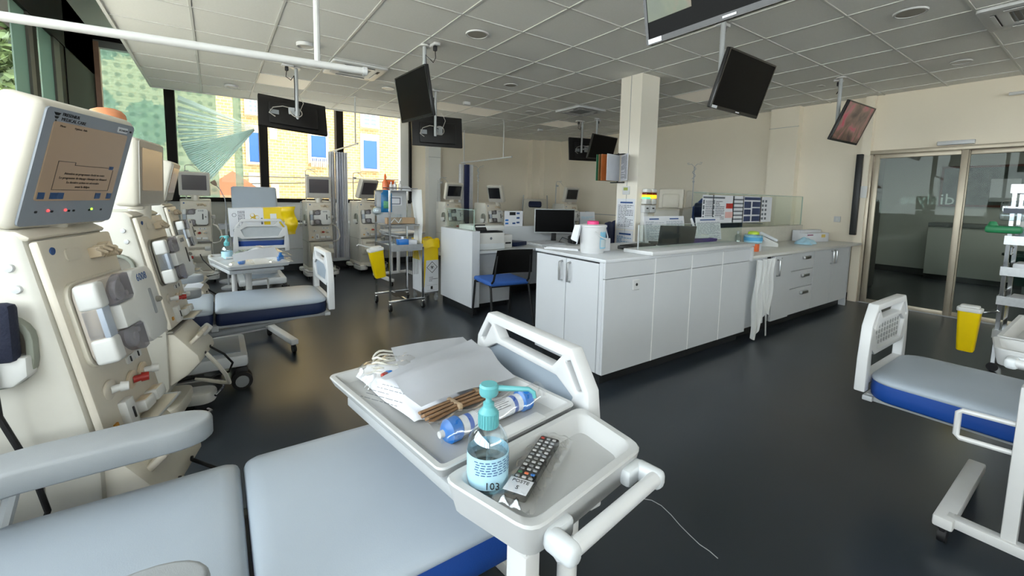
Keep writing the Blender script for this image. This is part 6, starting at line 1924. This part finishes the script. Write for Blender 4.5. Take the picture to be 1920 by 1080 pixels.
# ---------------------------------------------------------------- on the desk
put('laser_printer', 'white multifunction printer on the desk beside the glass guard', 'printer', (2.63, 4.42, .73), 0, [
    ('body', lambda b: bx(b, -.19, .19, -.20, .22, 0, .20, .01), M_offw),
    ('paper_tray', lambda b: bx(b, -.188, .188, -.206, -.2, .005, .075, .003), M_lamg, 'body'),
    ('output_slot', lambda b: bx(b, -.15, .17, -.19, .1, .2, .215), M_dark),
    ('scanner', lambda b: bx(b, -.20, .20, -.18, .23, .225, .285, .012), M_offw),
    ('scanner_neck', lambda b: bx(b, -.2, -.13, -.15, .2, .19, .235), M_offw, 'scanner'),
    ('control_panel', lambda b: xf(bx(b, -.20, -.06, -.01, .01, -.03, .06, .004), Matrix.Translation((0, -.185, .245)) @ Matrix.Rotation(R(-35), 4, 'X')), M_dark),
    ('badge', lambda b: lathe(b, [(.016, 0), (.016, .002), (0, .002)], (.0, -.2, .135), 16, Matrix.Rotation(R(90), 3, 'X')), M_ink)])
put('desk_sorter', 'small white box beside the printer', 'box', (2.93, 4.42, .73), 0, [('box', lambda b: bx(b, -.07, .07, -.1, .1, 0, .16, .004), M_offw), ('slot', lambda b: bx(b, -.03, .05, -.103, -.1, .05, .07), M_dark)])
put('ring_binder', 'dark ring binder lying on the desk', 'binder', (3.16, 4.58, .73), 20, [('cover', lambda b: bx(b, -.14, .14, -.16, .16, 0, .05, .006), M_navy), ('pages', lambda b: bx(b, -.12, .145, -.15, .15, .008, .042), M_paper)])
put('ring_binder', 'open white folder on the desk before the computer screen', 'binder', (3.60, 4.38, .73), 4, [('cover', lambda b: bx(b, -.22, .22, -.15, .15, 0, .02, .004), M_lamg), ('pages', lambda b: bx(b, -.20, .20, -.14, .14, .02, .028), M_paper)])
put('computer_monitor', 'black desktop computer screen on the desk', 'monitor', (3.92, 4.60, .73), -28, [
    ('case', lambda b: bx(b, -.29, .29, 0, .03, .13, .47, .006), M_gmetal),
    ('screen', lambda b: bx(b, -.278, .278, -.003, .0, .145, .458), M_black, 'case'),
    ('neck', lambda b: box(b, (0, .045, .12), (.07, .03, .22), .008), M_dark),
    ('foot', lambda b: lathe(b, [(.12, 0), (.12, .012), (.04, .02), (0, .02)], (0, .04, 0), 20), M_gmetal)])
put('label_printer', 'small black device with cables under the computer screen', 'device', (4.12, 4.33, .73), -20, [('case', lambda b: bx(b, -.12, .12, -.09, .09, 0, .10, .015), M_dark), ('top_lid', lambda b: bx(b, -.10, .10, -.07, .08, .1, .108, .003), M_blackm), ('cable', lambda b: tube(b, [(-.12, .05, .05), (-.2, .08, .08), (-.26, .05, .02), (-.2, .0, .008), (-.3, -.05, .008)], .005, 6), M_rubber)])
put('notice_stand', 'white notice card with blue squares standing on the desk upstand', 'notice', (3.43, 4.915, .946), 0, [('card', lambda b: bx(b, -.155, .155, -.004, .004, 0, .215), M_paper)])
ns = [o for o in COL.objects if o.name.startswith('notice_stand')][-1]
for i, (x, z, m_) in enumerate(((-.12, .085, M_bluep), (-.12, .04, M_bluep), (-.05, .165, M_inkb), (.0, .165, M_inkb), (.07, .18, M_inkblue), (.07, .115, M_inkblue), (.07, .05, M_inkblue), (.0, .04, M_inkblue))):
    b = NB(); bx(b, x - .022, x + .03, -.0055, -.004, z - .01, z + (.035 if m_ is M_inkb else .014)); obj('printed_square', b, m_, ns.children[0], 0)
put('paper_pad', 'white spiral pad on the desk upstand near the column', 'calendar', (4.88, 4.915, .946), -10, [('pad', lambda b: xf(bx(b, -.14, .14, -.004, .004, 0, .20), Matrix.Rotation(R(-8), 4, 'X')), M_paper), ('grid', lambda b: xf(lines(b, -.12, .12, .08, .13, 3, -.0055, .4, True, 2), Matrix.Rotation(R(-8), 4, 'X')), M_skyblue)])
[o for o in COL.objects if o.name.startswith('grid')][-1]['kind'] = 'stuff'

# ---------------------------------------------------------------- recliner by the far wall and couch behind the posters
t = thing('recliner_chair', 'pale recliner with raised back and dark pillow near the far right corner', 'recliner', (6.15, 7.95, 0), -38, 'treatment couches around the room')
c = cushion(t, 0, .85, 0, .56, M_vinyl, pm('pale_vinyl', '#c9c5b8', .5)); c.name = 'back_cushion'; c.location = (0, .12, .62); c.rotation_euler = (R(58), 0, 0)
cushion(t, -.5, .1, .62, .58, M_navy, pm('pale_vinyl', '#c9c5b8', .5))
b = NB(); box(b, (0, .43, 1.20), (.32, .09, .16), .04, Matrix.Rotation(R(-30), 3, 'X')); obj('head_pillow', b, M_navy, t)
for s in (-1, 1):
    b = NB(); box(b, (.32 * s, -.08, .80), (.09, .5, .06), .02); obj('armrest', b, M_arm, t)
    b = NB(); tube(b, [(.30 * s, .1, .55), (.30 * s, .35, .95), (.30 * s, .55, 1.28), (.29 * s, .60, 1.42)], .013, 8); obj('back_rail', b, M_gmetal, t)
    b = NB(); tube(b, [(.25 * s, -.4, .06), (.25 * s, .4, .5)], .016, 8); tube(b, [(.25 * s, .4, .06), (.25 * s, -.4, .5)], .016, 8); obj('scissor_leg', b, M_dark, t)
b = NB(); bx(b, -.28, .28, -.45, .45, .06, .12, .01); obj('base', b, M_gmetal, t)
for (x, y) in ((-.25, -.4), (.25, -.4), (-.25, .4), (.25, .4)):
    b = NB(); cyl(b, (x - .015, y, .035), (x + .015, y, .035), .035, seg=12); obj('caster', b, M_rubber, t)
t = thing('recliner_chair', 'grey recliner with a blue edged back partly hidden by the notices on the glass', 'recliner', (6.05, 3.45, 0), 120, 'treatment couches around the room')
c = cushion(t, 0, .80, 0, .58, M_navy, M_arm); c.name = 'back_cushion'; c.location = (0, .05, .62); c.rotation_euler = (R(64), 0, 0)
cushion(t, -.45, .05, .62, .58, M_navy, M_arm)
b = NB(); tube(b, [(-.30, .08, .62), (-.30, .22, .95), (-.29, .36, 1.26), (-.20, .42, 1.36), (.20, .42, 1.36), (.29, .36, 1.26), (.30, .22, .95), (.30, .08, .62)], .03, 10); obj('blue_edging', b, pm('edge_blue', '#23407e', .5), t)
b = NB(); bx(b, -.25, .25, -.35, .3, .08, .5, .02); obj('base', b, M_gmetal, t)
for (x, y) in ((-.22, -.3), (.22, -.3), (-.22, .3), (.22, .3)):
    b = NB(); cyl(b, (x - .015, y, .04), (x + .015, y, .04), .04, seg=12); obj('caster', b, M_rubber, t)
# bag on the far machine and low units between column and wall
put('carry_bag', 'grey carry bag hanging on the machine near the far right corner', 'bag', (6.62, 6.70, .70), 0, [('bag', lambda b: lathe(b, [(.10, 0), (.17, .05), (.17, .22), (.10, .30), (0, .31)], (0, 0, 0), 14), pm('bag_grey', '#8f9296', .7, var=.12)), ('strap', lambda b: tube(b, [(-.08, 0, .29), (-.05, 0, .38), (.05, 0, .38), (.08, 0, .29)], .01, 6), M_greyp)])
# ---------------------------------------------------------------- right-hand steel trolley
rt = thing('instrument_trolley', 'steel instrument trolley loaded with supplies in front of the sliding door', 'trolley', (5.42, .20, 0), 0)
for (x, y) in ((-.2, .33), (.2, .33), (-.2, -.33), (.2, -.33)):
    b = NB(); bx(b, x - .013, x + .013, y - .013, y + .013, .07, 1.50, .002, 1); obj('post', b, M_chrome, rt)
    b = NB(); cyl(b, (x - .012, y, .035), (x + .012, y, .035), .035, seg=14); obj('caster', b, M_rubber, rt)
for z in (.28, .56, .80, 1.05, 1.46):
    b = NB(); bx(b, -.22, .22, -.35, .35, z, z + .006); bx(b, -.224, -.22, -.35, .35, z, z + .07); bx(b, -.22, .22, .35, .354, z, z + .07); obj('shelf_tray', b, M_steel, rt, 0)
b = NB(); bx(b, .20, .206, -.34, .34, 1.1, 1.46); obj('back_board', b, M_offw, rt, 0)
b = NB(); tube(b, [(-.22, .30, .98), (-.30, .30, .98), (-.30, .30, 1.03), (-.22, .30, 1.03)], .006, 6); obj('side_hook', b, M_chrome, rt)
def on_rt(nm, label, cat, dx, dy, z, parts):
    return put(nm, label, cat, (5.42 + dx, .20 + dy, z), 0, parts)
on_rt('clamp_holder', 'green plastic clamp fixed on the corner of the instrument trolley', 'clamp', -.26, .36, 1.17, [('jaw', lambda b: box(b, (0, 0, 0), (.09, .20, .06), .02), M_green), ('knob', lambda b: lathe(b, [(.03, -.05), (.035, 0), (.02, .04), (0, .045)], (0, .06, .02), 12), M_green)])
on_rt('spray_can', 'clear bag of labelled pouches above the green clamp', 'pouch', -.26, .30, 1.25, [('film', lambda b: box(b, (0, 0, .07), (.06, .18, .16), .02), M_clear), ('print', lambda b: bx(b, -.034, -.032, -.06, .07, .05, .09), M_ink)])
on_rt('gel_flask', 'pale blue rounded flask on the side of the instrument trolley', 'flask', -.10, .22, 1.057, [('flask', lambda b: lathe(b, [(.07, 0), (.075, .02), (.07, .12), (.03, .16), (0, .165)], (0, 0, 0), 18), pm('pale_flask', '#b9d3dc', .3)), ('nozzle', lambda b: tube(b, [(0, 0, .16), (0, 0, .2), (-.03, .05, .21)], .012, 8), M_teal)])
on_rt('tape_carton', 'flat orange and white cartons on the instrument trolley', 'box', .0, .08, .567, [('box', lambda b: bx(b, -.15, .15, -.22, .22, 0, .05, .003), M_paper), ('orange_stripe', lambda b: bx(b, -.153, -.15, -.2, .2, .01, .03), M_orange)])
on_rt('steel_tray_cover', 'stack of wrapped white packs on the upper shelf of the instrument trolley', 'medical pack', .0, .05, .807, [('packs', lambda b: bx(b, -.14, .14, -.25, .25, 0, .09, .01), M_paper), ('film', lambda b: crumple(b, .3, .5, .12, 5), M_film)])
on_rt('navy_pouch', 'navy blue folded cloth on the low shelf of the instrument trolley', 'cloth', .0, .0, .287, [('cloth', lambda b: bx(b, -.16, .16, -.25, .25, 0, .10, .02), M_navy)])
on_rt('framed_notice', 'red framed notice on the back board of the instrument trolley', 'notice', .19, .12, 1.2, [('frame', lambda b: bx(b, -.004, .0, -.1, .1, 0, .2), M_red), ('sheet', lambda b: bx(b, -.006, -.004, -.09, .09, .01, .19), M_paper)])
sharps('tall yellow sharps bin hanging at the end of the instrument trolley', (4.93, .655, .19), 90, 1.03, False, .80)
b = NB(); tube(b, [(-.2, .33, .50), (-.34, .38, .50), (-.43, .43, .50), (-.47, .45, .50)], .008, 8); obj('bin_bracket', b, M_chrome, rt)
# supplies on the right overbed table
p = Vector((2.76, .03, .819))
put('supply_heap', 'heap of clear wrapped tubing on the table over the royal blue couch', 'medical pack', (p.x, p.y, p.z), 0, [('pouches', lambda b: crumple(b, .42, .26, .08, 31), M_paper), ('clear_bag', lambda b: crumple(b, .48, .32, .10, 41), M_film)])
put('cable_tangle', 'tangle of dark cables on the royal blue couch below the table', 'cable', (3.0, .05, .537), 0, [('cable', lambda b: tube(b, [(.07 * math.cos(k * .9) + .02 * math.sin(k * 2.3), .09 * math.sin(k * .8), .012 + .05 * abs(math.sin(k * .37))) for k in range(26)], .008, 6), M_rubber), ('plug', lambda b: box(b, (-.05, .06, .04), (.05, .04, .05), .01), M_dark)])

# ---------------------------------------------------------------- lobby behind the sliding door
M_cabd = pm('lobby_dark_cabinet', '#3b3a38', .5)
t = thing('lobby_cupboard', 'tall dark cupboard just inside the lobby behind the sliding door', 'cupboard', (8.3, 2.6, 0))
b = NB(); bx(b, -.7, .5, -.3, .38, 0, 2.2, .004); obj('carcass', b, M_cabd, t)
for k in range(2):
    b = NB(); bx(b, -.69 + .6 * k, -.11 + .6 * k, -.32, -.302, .05, 2.15, .003); d2 = obj('door', b, pm('lobby_door_grey', '#55534f', .45), t)
    b = NB(); bx(b, -.16 + .12 * k, -.14 + .12 * k, -.345, -.321, .9, 1.1, .003); obj('handle', b, M_steel, d2)
t = thing('notice_board', 'framed dark poster board on the lobby wall', 'notice board', (11.38, 1.55, 1.35))
b = NB(); bx(b, -.02, .0, -.55, .55, 0, .75, .004); obj('frame', b, pm('frame_redbrown', '#6a3a30', .5), t)
b = NB(); bx(b, -.026, -.02, -.51, .51, .04, .71); obj('poster', b, pm('poster_dark', '#4a5350', .5, var=.5, scale=9), t, 0)
b = NB(); bx(b, -.03, -.026, -.45, -.1, .1, .5); obj('leaflet', b, M_paper, t, 0)
t = thing('lobby_counter', 'white counter with a grey band along the lobby wall', 'counter', (11.1, .6, 0))
b = NB(); bx(b, -.25, .28, -2.3, 1.5, .1, .98, .004); obj('body', b, M_wallw, t)
b = NB(); bx(b, -.27, .28, -2.3, 1.5, .98, 1.05, .004); obj('top_band', b, M_greyp, t)
b = NB(); bx(b, -.2, .28, -2.3, 1.5, 0, .1); obj('plinth', b, M_kick, t)
put('wire_basket', 'wire basket of small tubs on the lobby counter', 'basket', (11.05, -.35, 1.051), 0, [('basket', lambda b: dish(b, .3, .5, .12, .005, .03), M_gmetal), ('tubs', lambda b: (lathe(b, [(.05, .01), (.05, .16), (0, .16)], (0, -.12, 0), 12), lathe(b, [(.05, .01), (.05, .14), (0, .14)], (0, .08, 0), 12)), M_red)])
t = thing('storage_bin', 'dark green plastic storage bin in the lobby behind the right door leaf', 'bin', (9.3, .35, 0))
b = NB(); prev = None
for (w_, d2, z) in ((.30, .50, .28), (.36, .58, .68), (.39, .61, .69), (.39, .61, .72), (.34, .56, .72), (.28, .48, .30)):
    vs = [b.verts.new((x, y, z)) for x, y in rrect(w_ * 2, d2 * 2, .06, 4)]
    if prev:
        n = len(vs)
        for k in range(n):
            b.faces.new((prev[k], prev[(k + 1) % n], vs[(k + 1) % n], vs[k]))
    else:
        b.faces.new(vs[::-1])
    prev = vs
b.faces.new(prev); obj('tub', b, pm('bin_green', '#1d4440', .5), t)
b = NB(); bx(b, -.25, .25, -.4, .4, 0.06, .279, .01); obj('wheeled_base', b, M_greyp, t)
for (x, y) in ((-.2, -.35), (.2, -.35), (-.2, .35), (.2, .35)):
    b = NB(); cyl(b, (x - .015, y, .03), (x + .015, y, .03), .03, seg=12); obj('caster', b, M_rubber, t)
lt = D.lights.new('lobby_fill_lamp', 'AREA'); lt.energy = 14; lt.size = 1.2; lt.color = (1, .95, .86)  # unseen lamp added to brighten the lobby behind the glass
lo = thing('lobby_fill_light', 'added ceiling light brightening the lobby behind the sliding door', 'ceiling light', (9.6, .9, 2.6))
b = NB(); bx(b, -.3, .3, -.3, .3, -.03, -.002, .004); obj('housing', b, M_white, lo)
b = NB(); bx(b, -.27, .27, -.27, .27, -.034, -.03); obj('diffuser', b, pm('lobby_fill_diffuser', '#ffffff', .5, emit=1.5), lo, 0)
ll = D.objects.new('lobby_fill_lamp', lt); COL.objects.link(ll); ll.parent = lo; ll.location = (0, 0, -.05)
